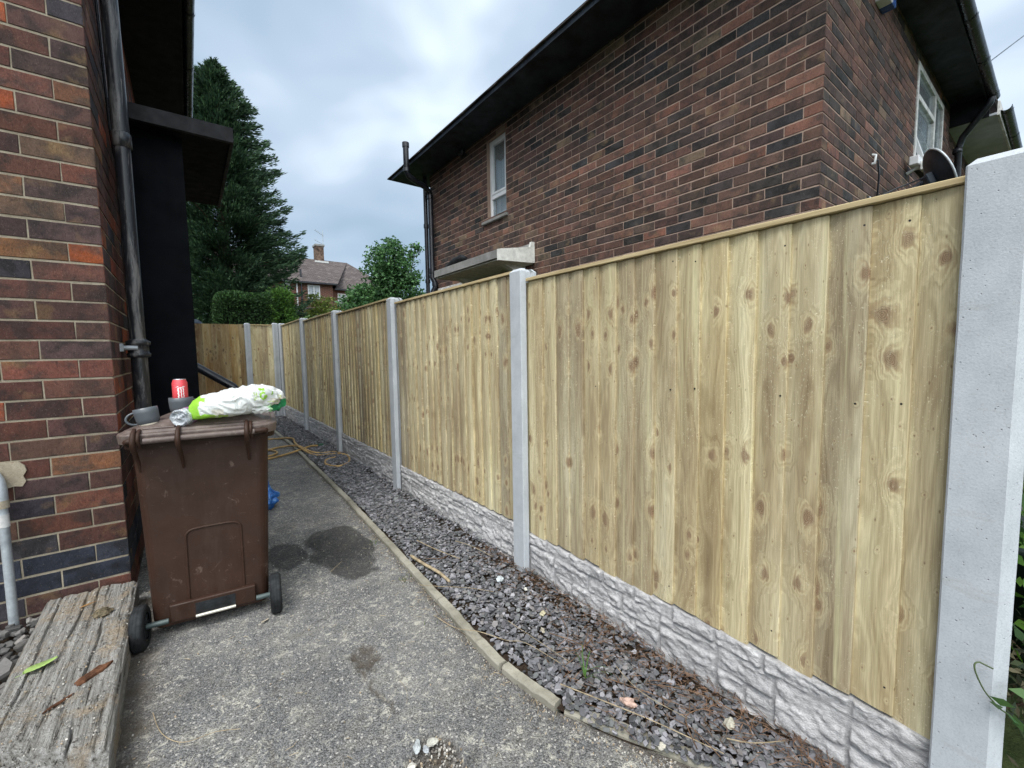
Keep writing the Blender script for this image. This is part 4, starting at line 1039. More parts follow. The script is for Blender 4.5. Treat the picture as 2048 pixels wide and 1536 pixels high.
def claw_strip(offs, zt_, zb_, seed, w0):
    V = []; F = []; n = 14
    view = math.atan2(0-2.80, 0+.045)
    for i in range(n+1):
        t_ = i/n; z = zt_+(zb_-zt_)*t_; w = w0*(1-.55*t_)*(1+.25*math.sin(i*2.3+seed)); x = offs+.0012*math.sin(i*1.7+seed)+.001*t_
        for sgn in (-1, 1):
            a = view+(x+sgn*w)/rc; V.append(((rc+.0006)*math.cos(a), (rc+.0006)*math.sin(a), z))
        if i: F.append((2*i-2, 2*i-1, 2*i+1, 2*i))
    return V, F
mb = MB()
for (of, zt_, zb_, sd, w0) in ((-.0075, .118, .050, 1, .0038), (.004, .122, .054, 2, .0026), (.0135, .120, .06, 3, .0024)): mb.add(*claw_strip(of, zt_, zb_, sd, w0))
V = []; F = []
for i in range(11):     # ragged top stroke
    x = -.017+.038*i/10; z = .120+.003*math.sin(i*.9); a = math.atan2(-2.80, .045)+x/rc; 
    V += [((rc+.0006)*math.cos(a), (rc+.0006)*math.sin(a), z), ((rc+.0006)*math.cos(a), (rc+.0006)*math.sin(a), z+.0035-.0012*math.sin(i*2.2))]
    if i: F.append((2*i-2, 2*i, 2*i+1, 2*i-1))
mb.add(V, F); mb.build('claw_mark', M['logo'], CN)
# crushed clear bottle, its base toward the camera
BT = thing('plastic_bottle', 'crushed clear plastic bottle lying with its base toward the camera on the bin lid', 'bottle', (-.052, 2.50, 1.042)); BT.scale = (1.25, 1.25, 1.1); BT.rotation_euler = (math.radians(-90), 0, math.radians(-28))
V = []; F = []; n = 36; pr_ = [(.0, -.006), (.010, .004), (.020, .007), (.029, .0), (.0345, .006), (.0365, .018), (.034, .03), (.037, .045), (.032, .06), (.036, .075), (.030, .09), (.033, .105), (.024, .125), (.014, .14), (.012, .16), (0, .16)]
for j, (r, z) in enumerate(pr_):
    for k_ in range(n):
        a = 2*PI*k_/n; lobes = .0035*math.cos(5*a) if j < 5 else 0
        q = 1+.13*mnoise.noise(Vector((math.cos(a)*2.2, math.sin(a)*2.2, z*38+3)))*(1 if j > 3 else .3)
        V.append((r*q*math.cos(a), r*q*math.sin(a)*.93, z+lobes*(r/.03)))
for j in range(len(pr_)-1):
    for k_ in range(n): F.append((j*n+k_, j*n+(k_+1) % n, (j+1)*n+(k_+1) % n, (j+1)*n+k_))
mb = MB(); mb.add(V, F, False); mb.build('bottle_body', M['pet'], BT)
mb = MB(); mb.lathe([(.0372, .040), (.0372, .07)], 24); V2 = mb.v; mb.build('label_film', M['pet_print'], BT).scale = (.985, .93, 1)

# crumpled carrier bag
def bag():
    BG = thing('carrier_bag', 'crumpled white carrier bag with lime green corners and print, lying on the bin lid', 'plastic bag', (.202, 2.56, 1.033), math.radians(12)); BG.scale = (1, 1.05, 1.14)
    NU, NV = 150, 96; V = []; F = []; T = []
    L = .44
    # silhouette along length: bottom, top heights and half depth
    prof = [(0, .000, .050, .008), (.05, -.006, .075, .045), (.15, -.004, .088, .085), (.35, -.004, .103, .11), (.55, -.002, .118, .11), (.70, .012, .128, .09), (.82, .030, .118, .075), (.92, .036, .095, .05), (1., .048, .055, .006)]
    def lerp(t):
        for a, b in zip(prof[:-1], prof[1:]):
            if a[0] <= t <= b[0]:
                q = (t-a[0])/(b[0]-a[0]); q2 = q; return [a[i]+(b[i]-a[i])*q2 for i in (1, 2, 3)]
        return prof[-1][1:]
    white = (.78, .80, .79); lime = (.33, .66, .06); cream = (.72, .68, .60)
    for i in range(NU+1):
        t = i/NU; zb, zt, dp = lerp(t); x = -L/2+L*t
        for k_ in range(NV):
            a = 2*PI*k_/NV; cy, cz = math.cos(a), math.sin(a)
            sy = math.copysign(abs(cy)**.75, cy); sz = math.copysign(abs(cz)**.85, cz)
            y = sy*dp; z = (zb+zt)/2+sz*(zt-zb)/2
            p = Vector((x*9, y*9, z*9))
            rid = 0
            for (fr, am, dx) in ((1.0, .016, 1.2), (2.3, .010, 3.7), (5.2, .0045, 8.1)):
                w = mnoise.noise(p*fr*.7+Vector((dx, 0, 0)))*.8; q = mnoise.noise(Vector((p.x*fr*.55+p.z*fr*1.1+w*2, p.y*fr*1.2+w, dx)))
                rid += am*(.35-abs(q)*2.0)
            fade = min(1, t*9, (1-t)*9)
            nrm = Vector((0, cy, cz)); 
            if z < .012: rid *= .3
            V.append((x+rid*.25, y+nrm.y*rid*fade, max(zb-.002, z+nrm.z*rid*fade)))
            # printed parts
            c = white
            pn = mnoise.noise(Vector((x*30, z*30, 2)))*.012
            if x < -L/2+.030+pn+(.03 if z < .015 else 0)+(.02 if z > .07 else 0): c = lime
            elif z < .012+pn*.3 and x < -.08: c = (.42, .62, .10) if mnoise.noise(Vector((x*60, y*40, 0))) > -.15 else white
            elif x > L/2-.10 and z < .06: c = cream
            elif z < .035 and mnoise.noise(Vector((x*12, y*12, 1))) > .1: c = cream
            # lettering band: broken lime G-like stroke and bars
            if y < 0:
                gx, gz2 = x-.075, z-.078; rr = math.hypot(gx, gz2*1.15); an = math.degrees(math.atan2(gz2, gx))
                if .011 < rr < .022 and not (-5 < an < 48): c = lime
                if abs(gz2+.001) < .0045 and 0.0 < gx < .02: c = lime
                if abs(gz2-.030) < .005 and -.02 < gx < .012: c = lime
                if abs(gx-.045-.15*gz2) < .0028 and -.0 < gz2 < .032: c = (.28, .55, .08)
                if abs(gx+.042) < .012 and abs(gz2) < .018 and mnoise.noise(Vector((x*190, z*190, 5))) > .06: c = (.40, .58, .12)
                gx2, gz3 = x-.165, z-.066; r2 = math.hypot(gx2, gz3)
                if .007 < r2 < .0115: c = (.62, .68, .25)
                if abs(gx2+.04) < .03 and abs(gz3+.02) < .0016: c = (.55, .68, .25)
            T.append((*c, 1))
    for i in range(NU):
        for k_ in range(NV): k2 = (k_+1) % NV; F.append((i*NV+k_, i*NV+k2, (i+1)*NV+k2, (i+1)*NV+k_))
    F.append(tuple(range(NV))[::-1]); F.append(tuple(NU*NV+k_ for k_ in range(NV)))
    o = link_mesh('bag_body', V, F, M['bag'], BG, True)
    at = o.data.attributes.new('tint', 'FLOAT_COLOR', 'POINT'); at.data.foreach_set('color', np.array(T, dtype=np.float32).ravel())
    # green handle loop hanging at the right end
    gm = N('green_film', .35, .4); gm.color((.04, .33, .13)); tr = gm.n('ShaderNodeBsdfTranslucent', {'Color': (.08, .55, .22, 1)}); mx = gm.n('ShaderNodeMixShader', {0: .45, 1: gm.b.outputs[0], 2: tr.outputs[0]}); gm.t.links.new(mx.outputs[0], gm.t.nodes['Material Output'].inputs[0])
    V = []; F = []; n = 30
    for i in range(n+1):
        a = PI+PI*i/n; r0, r1 = .018, .043
        for r in (r0, (r0+r1)/2, r1):
            V.append((.150+r*1.25*math.cos(a), -.035+.010*math.sin(r*260+i*.5), .052+r*1.25*math.sin(a)*(1.+.08*math.sin(i*.8))+.002*math.sin(i*1.3)))
        if i:
            for q in (0, 1): F.append((3*i-3+q, 3*i+q, 3*i+q+1, 3*i-2+q))
    h = link_mesh('green_handle', V, F, gm.m, BG, True); s_ = h.modifiers.new('s', 'SOLIDIFY'); s_.thickness = .0008
    # small folded flap in front
    V = []; F = []; T = []
    for i in range(24):
        for j in range(14):
            x = .02+.085*i/23; q = j/13; V.append((x+.006*math.sin(j*1.1), -.086-.012*math.sin(q*PI)-.008*mnoise.noise(Vector((x*60, q*4, 3))), .002+.030*q+.007*mnoise.noise(Vector((x*45, q*5, 1))))); T.append((*( (.30, .55, .28) if (i > 19 or j > 11) else (.76, .78, .76)), 1))
            if i and j: a = i*14+j; F.append((a-15, a-14, a, a-1))
    f_ = link_mesh('loose_flap', V, F, M['bag'], BG, True); at = f_.data.attributes.new('tint', 'FLOAT_COLOR', 'POINT'); at.data.foreach_set('color', np.array(T, dtype=np.float32).ravel())
bag()
# blue bag behind the bin
V = []; F = []; NU, NV = 46, 40
for i in range(NU+1):
    t = i/NU; z = .0+.29*t; r = .085*math.sin(PI*min(1, .12+.88*t)**.8)*(.8+.3*math.sin(t*7))+.004
    for k_ in range(NV):
        a = 2*PI*k_/NV; q = 1+.5*mnoise.noise(Vector((math.cos(a)*1.8, math.sin(a)*1.8, t*6)))+.22*mnoise.noise(Vector((math.cos(a)*5, math.sin(a)*5, t*15)))
        V.append((r*q*math.cos(a), r*q*math.sin(a), z))
for i in range(NU):
    for k_ in range(NV): k2 = (k_+1) % NV; F.append((i*NV+k_, i*NV+k2, (i+1)*NV+k2, (i+1)*NV+k_))
F.append(tuple(range(NV))[::-1]); F.append(tuple(NU*NV+k_ for k_ in range(NV)))
tag(link_mesh('blue_bag', V, F, M['blue'], None, True, (.455, 4.10, .02)), 'crumpled blue plastic bag on the path, half hidden behind the bin', 'plastic bag')
# hose coil
def catmull(P_, n=8):
    P_ = [Vector(p) for p in P_]; out = []
    for i in range(len(P_)-1):
        p0 = P_[max(0, i-1)]; p1 = P_[i]; p2 = P_[i+1]; p3 = P_[min(len(P_)-1, i+2)]
        for k_ in range(n):
            t = k_/n; out.append(.5*((2*p1)+(-p0+p2)*t+(2*p0-5*p1+4*p2-p3)*t*t+(-p0+3*p1-3*p2+p3)*t**3))
    out.append(P_[-1]); return out
HS = thing('garden_hose', 'yellow garden hose lying in loose loops over the edging behind the bin', 'hose', (0, 0, 0))
MB().tube(catmull([(.55, 7.9, .045), (.78, 7.45, .05), (1.0, 7.35, .05), (1.16, 7.0, .09), (1.13, 6.6, .09), (1.13, 6.2, .085), (1.20, 5.75, .06), (1.38, 5.65, .06), (1.47, 5.62, .06), (1.52, 5.45, .06), (1.45, 5.15, .055), (1.30, 5.0, .055), (1.20, 5.15, .06), (1.25, 5.38, .06), (1.38, 5.45, .06)], 10), .0125, 10).build('hose', M['hose'], HS)
MB().tube(catmull([(.5, 6.55, .04), (.72, 6.5, .05), (.95, 6.6, .055), (1.12, 6.35, .09), (1.18, 5.95, .08), (1.28, 5.82, .06), (1.42, 5.78, .06), (1.50, 5.65, .06)], 10), .0125, 10).build('hose_loop', M['hose'], HS)
MB().tube(catmull([(.5, 5.95, .04), (.75, 5.98, .05), (1.0, 6.12, .055), (1.25, 6.25, .08), (1.36, 6.28, .07)], 10), .0125, 10).build('hose_end', M['hose'], HS)
MB().tube(catmull([(.45, 6.8, .04), (.62, 6.2, .05), (.78, 6.15, .05), (.86, 6.35, .05), (.7, 6.75, .05), (.5, 6.95, .05)], 10), .0125, 10).build('hose_coil', M['hose'], HS)
MB().tube([(1.36, 6.28, .07), (1.43, 6.29, .07)], .019, 10).build('connector', simple('green_connector', (.03, .10, .06), .5, var=.1), HS)

# ================================================================== OLD TIMBER SLEEPER
def sleeper():
    NX_, NY_ = 130, 320; x0, x1, y0, y1 = -.600, -.262, 1.66, 3.0; zt = .14
    V = []; F = []
    for j in range(NY_+1):
        y = y0+(y1-y0)*j/NY_
        for i in range(NX_+1):
            x = x0+(x1-x0)*i/NX_; sk = -.02*(y-1.7)
            z = zt; gl_ = 0
            for (gx, w, d, sd) in ((-.545, .006, .018, 1), (-.495, .004, .012, 2), (-.45, .007, .022, 3), (-.405, .005, .014, 7), (-.365, .006, .020, 4), (-.325, .004, .012, 5), (-.295, .003, .008, 6)):
                c = gx+.012*nz(0, y, 2.2, sd)+.004*nz(0, y, 11, sd); on = smooth(-.25, .15, nz(0, y, 1.9, sd+20))
                z -= d*on*(1-smooth(0, w*(1.+.6*nz(x, y, 9, sd)), abs(x-c)))
            z += .0035*nz(x*9, y*.8, 3, 1)+.003*nz(x*3, y*3, 3, 5)+.0016*mnoise.noise(Vector((x*160, y*10, 0)))+.0015*nz(x, y, 60, 8)
            # soil crust with coarse grains
            cr = smooth(-.05, .35, nz(x, y, 3.3, 31)+.3*nz(x, y, 9, 32)); z += cr*(.004+.004*nz(x, y, 55, 33)+.003*nz(x, y, 110, 34))
            e = min(x-x0, x1-x); z -= .018*(1-smooth(0, .022, e))**2
            ey = y-y0; z -= .045*(1-smooth(0, .055, ey))**2
            ey2 = y1-y; z -= .02*(1-smooth(0, .015, ey2+.03*nz(x, 0, 24, 12)))
            sh_ = .80*(-.31-x)*max(0, 1-(y-y0)/.5)+.05*max(0, 1-(y-y0)/.5); V.append((x+sk+.004*nz(0, y, 6, 40 if i < 60 else 41), y+sh_+(.03*nz(x, 0, 14, 12) if j > NY_-3 else 0)+(.012*nz(x, 0, 17, 14) if j < 3 else 0), z))
    n = NX_+1
    for j in range(NY_):
        for i in range(NX_): a = j*n+i; F.append((a, a+1, a+n+1, a+n))
    # skirts
    def skirt(idx, flip, und=0.):
        b = len(V); K = 5
        for q in range(1, K+1):
            for a in idx:
                x, y, z = V[a]; zz = z+(.012-z)*q/K; o_ = .004*nz(x+y, zz, 30, 3)
                V.append((x+o_, y+o_, zz))
        m = len(idx)
        rows = [list(idx)]+[list(range(b+q*m, b+(q+1)*m)) for q in range(K)]
        for r0, r1 in zip(rows[:-1], rows[1:]):
            for i in range(m-1):
                f = (r0[i], r1[i], r1[i+1], r0[i+1]); F.append(f if flip else f[::-1])
    skirt([i for i in range(n)], True); skirt([NY_*n+i for i in range(n)], False); skirt([j*n for j in range(NY_+1)], False); skirt([j*n+NX_ for j in range(NY_+1)], True)
    o = link_mesh('timber_sleeper', V, F, M['sleeper'], None, True)
    tag(o, 'old cracked grey timber beam strewn with dirt, lying beside the brick gable wall', 'timber beam')
sleeper()
# leaf, bark, splinters on the sleeper
def leaf_thing(loc, L, W, rot, col, label):
    k_ = N('leaf_green', .5, .35); k_.color(k_.ramp(k_.noise(k_.obj(), 60, 3), [(.3, tuple(c*.8 for c in col)), (.7, col)])); V = []; F = []; n = 14
    for i in range(n+1):
        t = i/n; w = W*math.sin(PI*t**.85)*(1+.06*math.sin(i*2.9)); x = -L/2+L*t
        V += [(x, -w/2, .004+.004*math.sin(t*4)), (x, 0, .0), (x, w/2, .005+.003*math.cos(t*5))]
        if i:
            for q in (0, 1): F.append((3*i-3+q, 3*i+q, 3*i+q+1, 3*i-2+q))
    V += [(-L/2-.02, -.0012, .004), (-L/2-.02, .0012, .004), (-L/2+.01, .0012, .001), (-L/2+.01, -.0012, .001)]; b = len(V)-4; F.append((b, b+3, b+2, b+1))
    o = link_mesh('leaf', V, F, k_.m, None, True, loc); o.rotation_euler = rot; s_ = o.modifiers.new('s', 'SOLIDIFY'); s_.thickness = .0006; return tag(o, label, 'leaf')
leaf_thing((-.520, 2.335, .152), .095, .066, (-.12, -.02, math.radians(30)), (.36, .52, .16), 'pale green pointed leaf lying on the old timber beam')
leaf_thing((-.80, 2.56, .085), .05, .02, (.2, .1, 1.0), (.22, .42, .08), 'small green leaf on the slate rubble at the left edge')
def shard(name, pts_, h, loc, rot, mat, label, cat, seed=1):
    """irregular chunk: polygon footprint with roughened top"""
    rn = random.Random(seed); n = len(pts_); V = [(x, y, 0) for x, y in pts_]+[(x*.96+rn.uniform(-.0015, .0015), y*.9, h*rn.uniform(.6, 1.)) for x, y in pts_]+[(0, 0, h*1.15)]
    F = [tuple(range(n))[::-1]]+[(i, (i+1) % n, n+(i+1) % n, n+i) for i in range(n)]+[(n+i, n+(i+1) % n, 2*n) for i in range(n)]
    o = link_mesh(name, V, F, mat, None, False, loc); o.rotation_euler = rot; return tag(o, label, cat)
shard('bark_chip', [(-.06, -.010), (-.04, -.019), (-.01, -.016), (.02, -.019), (.05, -.010), (.068, .001), (.04, .010), (.03, .020), (0, .017), (-.03, .021), (-.055, .012)], .011, (-.352, 2.165, .142), (0, 0, math.radians(42)), M['bark_chip'], 'reddish brown splintered bark piece on the old timber beam', 'bark piece', 2)
shard('bark_chip', [(-.045, -.004), (-.02, -.007), (.01, -.005), (.045, -.001), (.02, .005), (-.02, .006)], .007, (-.425, 2.05, .142), (0, 0, math.radians(38)), M['bark_chip'], 'smaller thin dark bark sliver below the larger bark piece on the beam', 'bark piece', 3)
shard('wood_splinter', [(-.03, -.003), (0, -.004), (.03, 0), (0, .003), (-.02, .004)], .004, (-.455, 2.80, .146), (0, 0, math.radians(25)), simple('orange_splinter', (.35, .19, .07), .8), 'small orange wood splinter near the far end of the beam', 'splinter', 4)
# clod of soil on the beam
V = []; F = []; NV = 16
for i in range(9):
    t = i/8; r = .028*math.sin(PI*t*.98+.02)
    for k_ in range(NV): a = 2*PI*k_/NV; q = 1+.5*mnoise.noise(Vector((math.cos(a)*2, math.sin(a)*2, t*5))); V.append((r*q*math.cos(a)*1.1, r*q*math.sin(a), .022*math.cos(PI*t)+.006))
for i in range(8):
    for k_ in range(NV): F.append((i*NV+k_, i*NV+(k_+1) % NV, (i+1)*NV+(k_+1) % NV, (i+1)*NV+k_))
tag(link_mesh('soil_clod', V, F, simple('dry_clod', (.14, .115, .075), .95, .1, var=.4, scale=60, bump=.9, bscale=160, bd=.004), None, False, (-.385, 2.66, .142)), 'dry crumbly soil clod sitting on the old timber beam', 'soil clod')

# ================================================================== STONES
def stones_mesh(name, P_, mat, flat=.28, smin=.010, smax=.024, pal=None, tilt=.5, seed=1):
    """P_: list of (x,y,z,size) -> one mesh of angular chips"""
    rn = random.Random(seed); V = []; F = []; T = []
    for (x, y, z, s) in P_:
        n = rn.choice((4, 5, 5, 6, 6)); c = rn.choice(pal); k_ = rn.uniform(.6, 1.6); c = tuple(q*k_ for q in c)
        a0 = rn.uniform(0, 6.28); st = rn.uniform(.55, 1.0)
        tx, ty = rn.gauss(0, tilt*.6), rn.gauss(0, tilt*.6); rz = rn.uniform(0, 6.28)
        R_ = Matrix.Rotation(rz, 3, 'Z') @ Matrix.Rotation(tx, 3, 'X') @ Matrix.Rotation(ty, 3, 'Y')
        h = s*flat*rn.uniform(.6, 1.4); b = len(V)
        ring = [(s*math.cos(a0+2*PI*i/n)*rn.uniform(.62, 1.2), s*st*math.sin(a0+2*PI*i/n)*rn.uniform(.62, 1.2)) for i in range(n)]
        for (hh, sc_) in ((-h, .9), (h*.35, 1.), (h, .90)):
            for (px_, py_) in ring:
                p = R_ @ Vector((px_*sc_, py_*sc_, hh+(rn.uniform(-.15, .15)*h if hh else 0))); V.append((x+p.x, y+p.y, z+p.z)); T.append((*c, 1))
        for r in (0, n):
            for i in range(n): F.append((b+r+i, b+r+(i+1) % n, b+r+n+(i+1) % n, b+r+n+i))
        F.append(tuple(b+2*n+i for i in range(n)))
    o = link_mesh(name, V, F, mat)
    at = o.data.attributes.new('tint', 'FLOAT_COLOR', 'POINT'); at.data.foreach_set('color', np.array(T, dtype=np.float32).ravel()); return o
rn = random.Random(77); SL = []
PAL_SL = [(.125, .125, .138), (.10, .10, .110), (.155, .152, .168), (.075, .078, .084), (.19, .187, .20), (.11, .115, .115), (.055, .057, .06), (.14, .132, .132)]
y = .15
while len(SL) < 24000:
    y = .1+9.7*rn.random()**1.35
    xl = kerbx(y)+(.055 if y > 1.07 else -.0); x = rn.uniform(xl, 1.535)
    fr = (x-xl)/(1.535-xl)
    if fr > .78 and rn.random() < .55: continue            # bare soil strip along the board
    if y < .9 and rn.random() < .35: continue
    s = rn.uniform(.006, .0175) if y < 3.0 else rn.uniform(.010, .021)
    if rn.random() < .06: s *= 1.5
    z = gz(x, y)+.014+.022*rn.random()+.012*nz(x, y, 5, 2)
    SL.append((x, y, z, s))
o = stones_mesh('slate_chippings', SL, M['slate'], pal=[tuple(q*1.22 for q in c) for c in PAL_SL], flat=.13, tilt=.55, seed=3); tag(o, 'plum grey slate chippings strewn between the kerb and the fence', 'slate chippings', kind='stuff')
# rubble heap at left of the sleeper
SL = []
for _ in range(1500):
    x = rn.uniform(-1.5, -.60); y = rn.uniform(1.7, 2.98); s = rn.uniform(.008, .03)*(1.8 if rn.random() < .1 else 1)
    SL.append((x, y, .055+.05*max(0, nz(x, y, 3, 5))+.02*rn.random(), s))
o = stones_mesh('slate_rubble', SL, M['slate'], pal=[(.08, .078, .075), (.12, .115, .11), (.06, .058, .056), (.16, .15, .14)], tilt=.4, flat=.35, seed=5); tag(o, 'dark slate rubble and dirt between the gable wall and the old beam', 'rubble', kind='stuff')
# grit on the path and along edges
GR = []
for _ in range(3200):
    y = .7+6*rn.random()**2; xr = kerbx(y)
    if rn.random() < .45: x = xr-abs(rn.gauss(0, .05))
    elif rn.random() < .4: x = -.25+abs(rn.gauss(0, .06))
    else: x = rn.uniform(-.25, xr)
    GR.append((x, y, gz(x, y)+.003, rn.uniform(.0012, .0042)))
for _ in range(420): GR.append((rn.uniform(.45, .64), rn.uniform(1.06, 1.27), -.014+.010*rn.random(), rn.uniform(.002, .006)))
for _ in range(900):
    GR.append((rn.uniform(-.58, -.28), rn.uniform(1.72, 2.95), .145, rn.uniform(.0012, .0038)))
o = stones_mesh('path_grit', GR, M['slate'], flat=.6, pal=[(.32, .30, .27), (.20, .19, .18), (.44, .42, .38), (.12, .11, .10), (.30, .24, .17)], tilt=.3, seed=9); tag(o, 'loose pale grit and crumbs on the asphalt', 'grit', kind='stuff')
def pebble(loc, s, col, label, seed, st=(1, 1, .6), rot=(0, 0, 0), nm='stone'):
    V = []; F = []; NU, NV = 10, 14; rn_ = random.Random(seed)
    for i in range(NU+1):
        t = PI*i/NU
        for k_ in range(NV):
            a = 2*PI*k_/NV; d = Vector((math.sin(t)*math.cos(a), math.sin(t)*math.sin(a), math.cos(t))); q = 1+.55*mnoise.noise(d*1.3+Vector((seed*3.7, 0, 0)))+.12*mnoise.noise(d*5+Vector((seed, 0, 0)))
            V.append((d.x*s*q*st[0], d.y*s*q*st[1], d.z*s*q*st[2]))
    for i in range(NU):
        for k_ in range(NV): F.append((i*NV+k_, i*NV+(k_+1) % NV, (i+1)*NV+(k_+1) % NV, (i+1)*NV+k_))
    o = link_mesh(nm, V, F, simple('stone_'+nm, col, .8, .3, var=.2, scale=40, bump=.7, bscale=90, bd=.004), None, False, loc); o.rotation_euler = rot
    return tag(o, label, 'stone')
def G3(x, y, z): return (x, y, z+gz(x, y))
pebble(G3(1.325, 1.885, .040), .026, (.55, .60, .62), 'whitish angular chip standing out on the slate near the canopy post', 1, (1.1, .8, .55), (.2, .3, .5))
pebble(G3(1.205, .915, .040), .023, (.50, .35, .29), 'pink oblong stone among twigs on the slate chippings', 2, (1.2, .7, .6), (0, 0, 2.2))
pebble(G3(1.40, .645, .045), .020, (.42, .40, .33), 'buff lumpy stone at the foot of the nearest gravel board', 3, (1.1, .8, .7))
pebble(G3(1.305, 1.50, .042), .014, (.48, .44, .30), 'yellowish stone on the slate near the gravel board', 4, (1, .9, .8))
pebble(G3(1.225, 1.41, .040), .014, (.42, .38, .30), 'small tan stone beside the yellowish one on the slate', 5, (1.2, .6, .5), (0, 0, 1))
pebble(G3(1.375, 1.72, .040), .010, (.60, .58, .52), 'tiny white pebble at the shaded foot of the fence', 6)
pebble(G3(1.155, .745, .030), .013, (.50, .47, .40), 'pale pebble in the dirt at the near end of the kerb', 7)
pebble(G3(.534, 1.262, .004), .019, (.42, .45, .46), 'blue-grey pointed stone in the broken asphalt hollow, leftmost of three', 8, (.7, 1.3, .4), (0, .1, -.5))
pebble(G3(.555, 1.238, .002), .012, (.34, .36, .38), 'small grey stone between two larger ones in the asphalt hollow', 9, (.8, 1.2, .5))
pebble(G3(.582, 1.246, .004), .016, (.44, .43, .38), 'pale rounded stone in the asphalt hollow, rightmost of three', 10, (1.2, .9, .5))
pebble(G3(.494, 1.212, .0), .014, (.55, .53, .48), 'whitish stone at the very bottom edge of the photo in the hollow', 11, (1.1, .8, .5))
# sack-like stone in the corner handled by offcut; leaf litter flake near right wheel
leaf_thing((.225, 2.345, .018), .045, .017, (0, .1, math.radians(40)), (.52, .46, .36), 'pale dry leaf lying beside the right bin wheel')

# ================================================================== TWIGS
def twig(pts, r, mat, label, cat='twig'):
    r *= .62; o = MB().tube(catmull(pts, 6), [r*(1-.5*i/(len(pts)*6)) for i in range((len(pts)-1)*6+1)], 7).build('twig', mat); return tag(o, label, cat, 'dry twigs and stalks on the slate chippings')
T_ = [([(.93, 2.08, .06), (1.02, 2.0, .055), (1.13, 1.92, .045), (1.22, 1.80, .045)], .0026, 'straw', 'thin straw stalk lying across the kerb at its bend, furthest of the long ones'),
 ([(.90, 1.86, .012), (.93, 1.70, .02), (.97, 1.55, .065), (1.04, 1.44, .055), (1.10, 1.38, .05), (1.14, 1.20, .045)], .003, 'straw', 'long bent pale stalk crossing the kerb near the broken joint'),
 ([(1.16, 2.62, .05), (1.20, 2.42, .05), (1.26, 2.22, .048)], .0045, 'straw', 'pale forked stick on the slate below the second panel'),
 ([(1.10, 2.36, .045), (1.18, 2.30, .045), (1.26, 2.33, .045)], .003, 'twig', 'brown twig touching the pale forked stick'),
 ([(1.36, 2.45, .05), (1.40, 2.30, .055), (1.43, 2.12, .05)], .0035, 'straw', 'pale stick lying along the foot of the second gravel board'),
 ([(1.13, 1.55, .05), (1.15, 1.35, .052), (1.17, 1.18, .05)], .0020, 'straw', 'very thin straight stalk over the middle of the slate'),
 ([(1.06, 1.12, .05), (1.13, .95, .055), (1.20, .80, .05), (1.27, .60, .05)], .0036, 'straw', 'long pale stalk running toward the bottom edge past the pink stone'),
 ([(1.07, 1.00, .05), (1.10, .92, .05), (1.10, .80, .04)], .002, 'twig', 'short upright looking twig end across the buried kerb'),
 ([(1.16, 1.25, .055), (1.25, 1.2, .06), (1.36, 1.22, .055)], .0032, 'twig', 'reddish brown twig lying sideways in the middle twig pile'),
 ([(1.14, 1.17, .06), (1.24, 1.18, .065), (1.38, 1.27, .06)], .0028, 'twig', 'brown twig crossing over the middle twig pile'),
 ([(1.22, 1.36, .055), (1.27, 1.22, .06), (1.28, 1.08, .055)], .003, 'twig', 'brown twig pointing at the camera from the middle twig pile'),
 ([(1.35, 1.42, .05), (1.28, 1.30, .055), (1.20, 1.28, .05)], .0028, 'twig', 'curved twig reaching the gravel board behind the middle pile'),
 ([(1.22, 1.02, .055), (1.28, .88, .06), (1.34, .76, .05)], .0025, 'twig', 'brown twig right of the pink stone'),
 ([(1.30, 1.05, .05), (1.26, .90, .06), (1.30, .74, .05)], .0022, 'straw', 'pale curved twig arching over dark chips'),
 ([(1.32, .92, .05), (1.42, .78, .055), (1.46, .62, .05)], .0028, 'twig', 'twig lying close along the nearest gravel board'),
 ([(1.22, .66, .05), (1.29, .74, .06), (1.40, .72, .05)], .003, 'twig', 'reddish forked root near the bottom of the slate strip'),
 ([(1.25, .60, .05), (1.27, .70, .055), (1.25, .80, .05)], .0026, 'twig', 'short red root tip joining the forked root'),
 ([(1.33, .62, .05), (1.38, .56, .05), (1.47, .50, .05)], .0034, 'straw', 'yellow broken stick at the foot of the gravel board, bottom of the photo'),
 ([(.93, 1.92, .012), (.92, 1.80, .012), (.95, 1.62, .012)], .0022, 'twig', 'thin dark stem lying on the asphalt against the kerb bend'),
 ([(-.18, 1.98, .012), (-.15, 1.85, .012), (-.09, 1.76, .012), (0, 1.74, .012), (.07, 1.70, .012)], .0024, 'straw', 'curled pale root on the asphalt in front of the bin'),
 ([(.60, 1.57, .01), (.60, 1.50, .01), (.575, 1.44, .01)], .0012, 'straw', 'tiny straw on the asphalt right of the pothole'),
 ([(.60, 2.62, .016), (.66, 2.68, .016), (.70, 2.72, .016)], .0022, 'straw', 'short pale straw lying in the wet patch')]
for pts, r, m_, lb in T_: twig([G3(*p) for p in pts], r, M[m_], lb)
# the white leaning edging-shaped strip beside the kerb
tag(MB().tube(catmull([G3(1.04, 2.46, .045), G3(1.055, 2.30, .05), G3(1.08, 2.15, .05), G3(1.085, 2.03, .045)], 6), [.004]+[.009]*17+[.004], 6).build('wood_strip', M['straw']), 'bleached curved wooden strip lying along the far side of the kerb bend', 'wood strip')
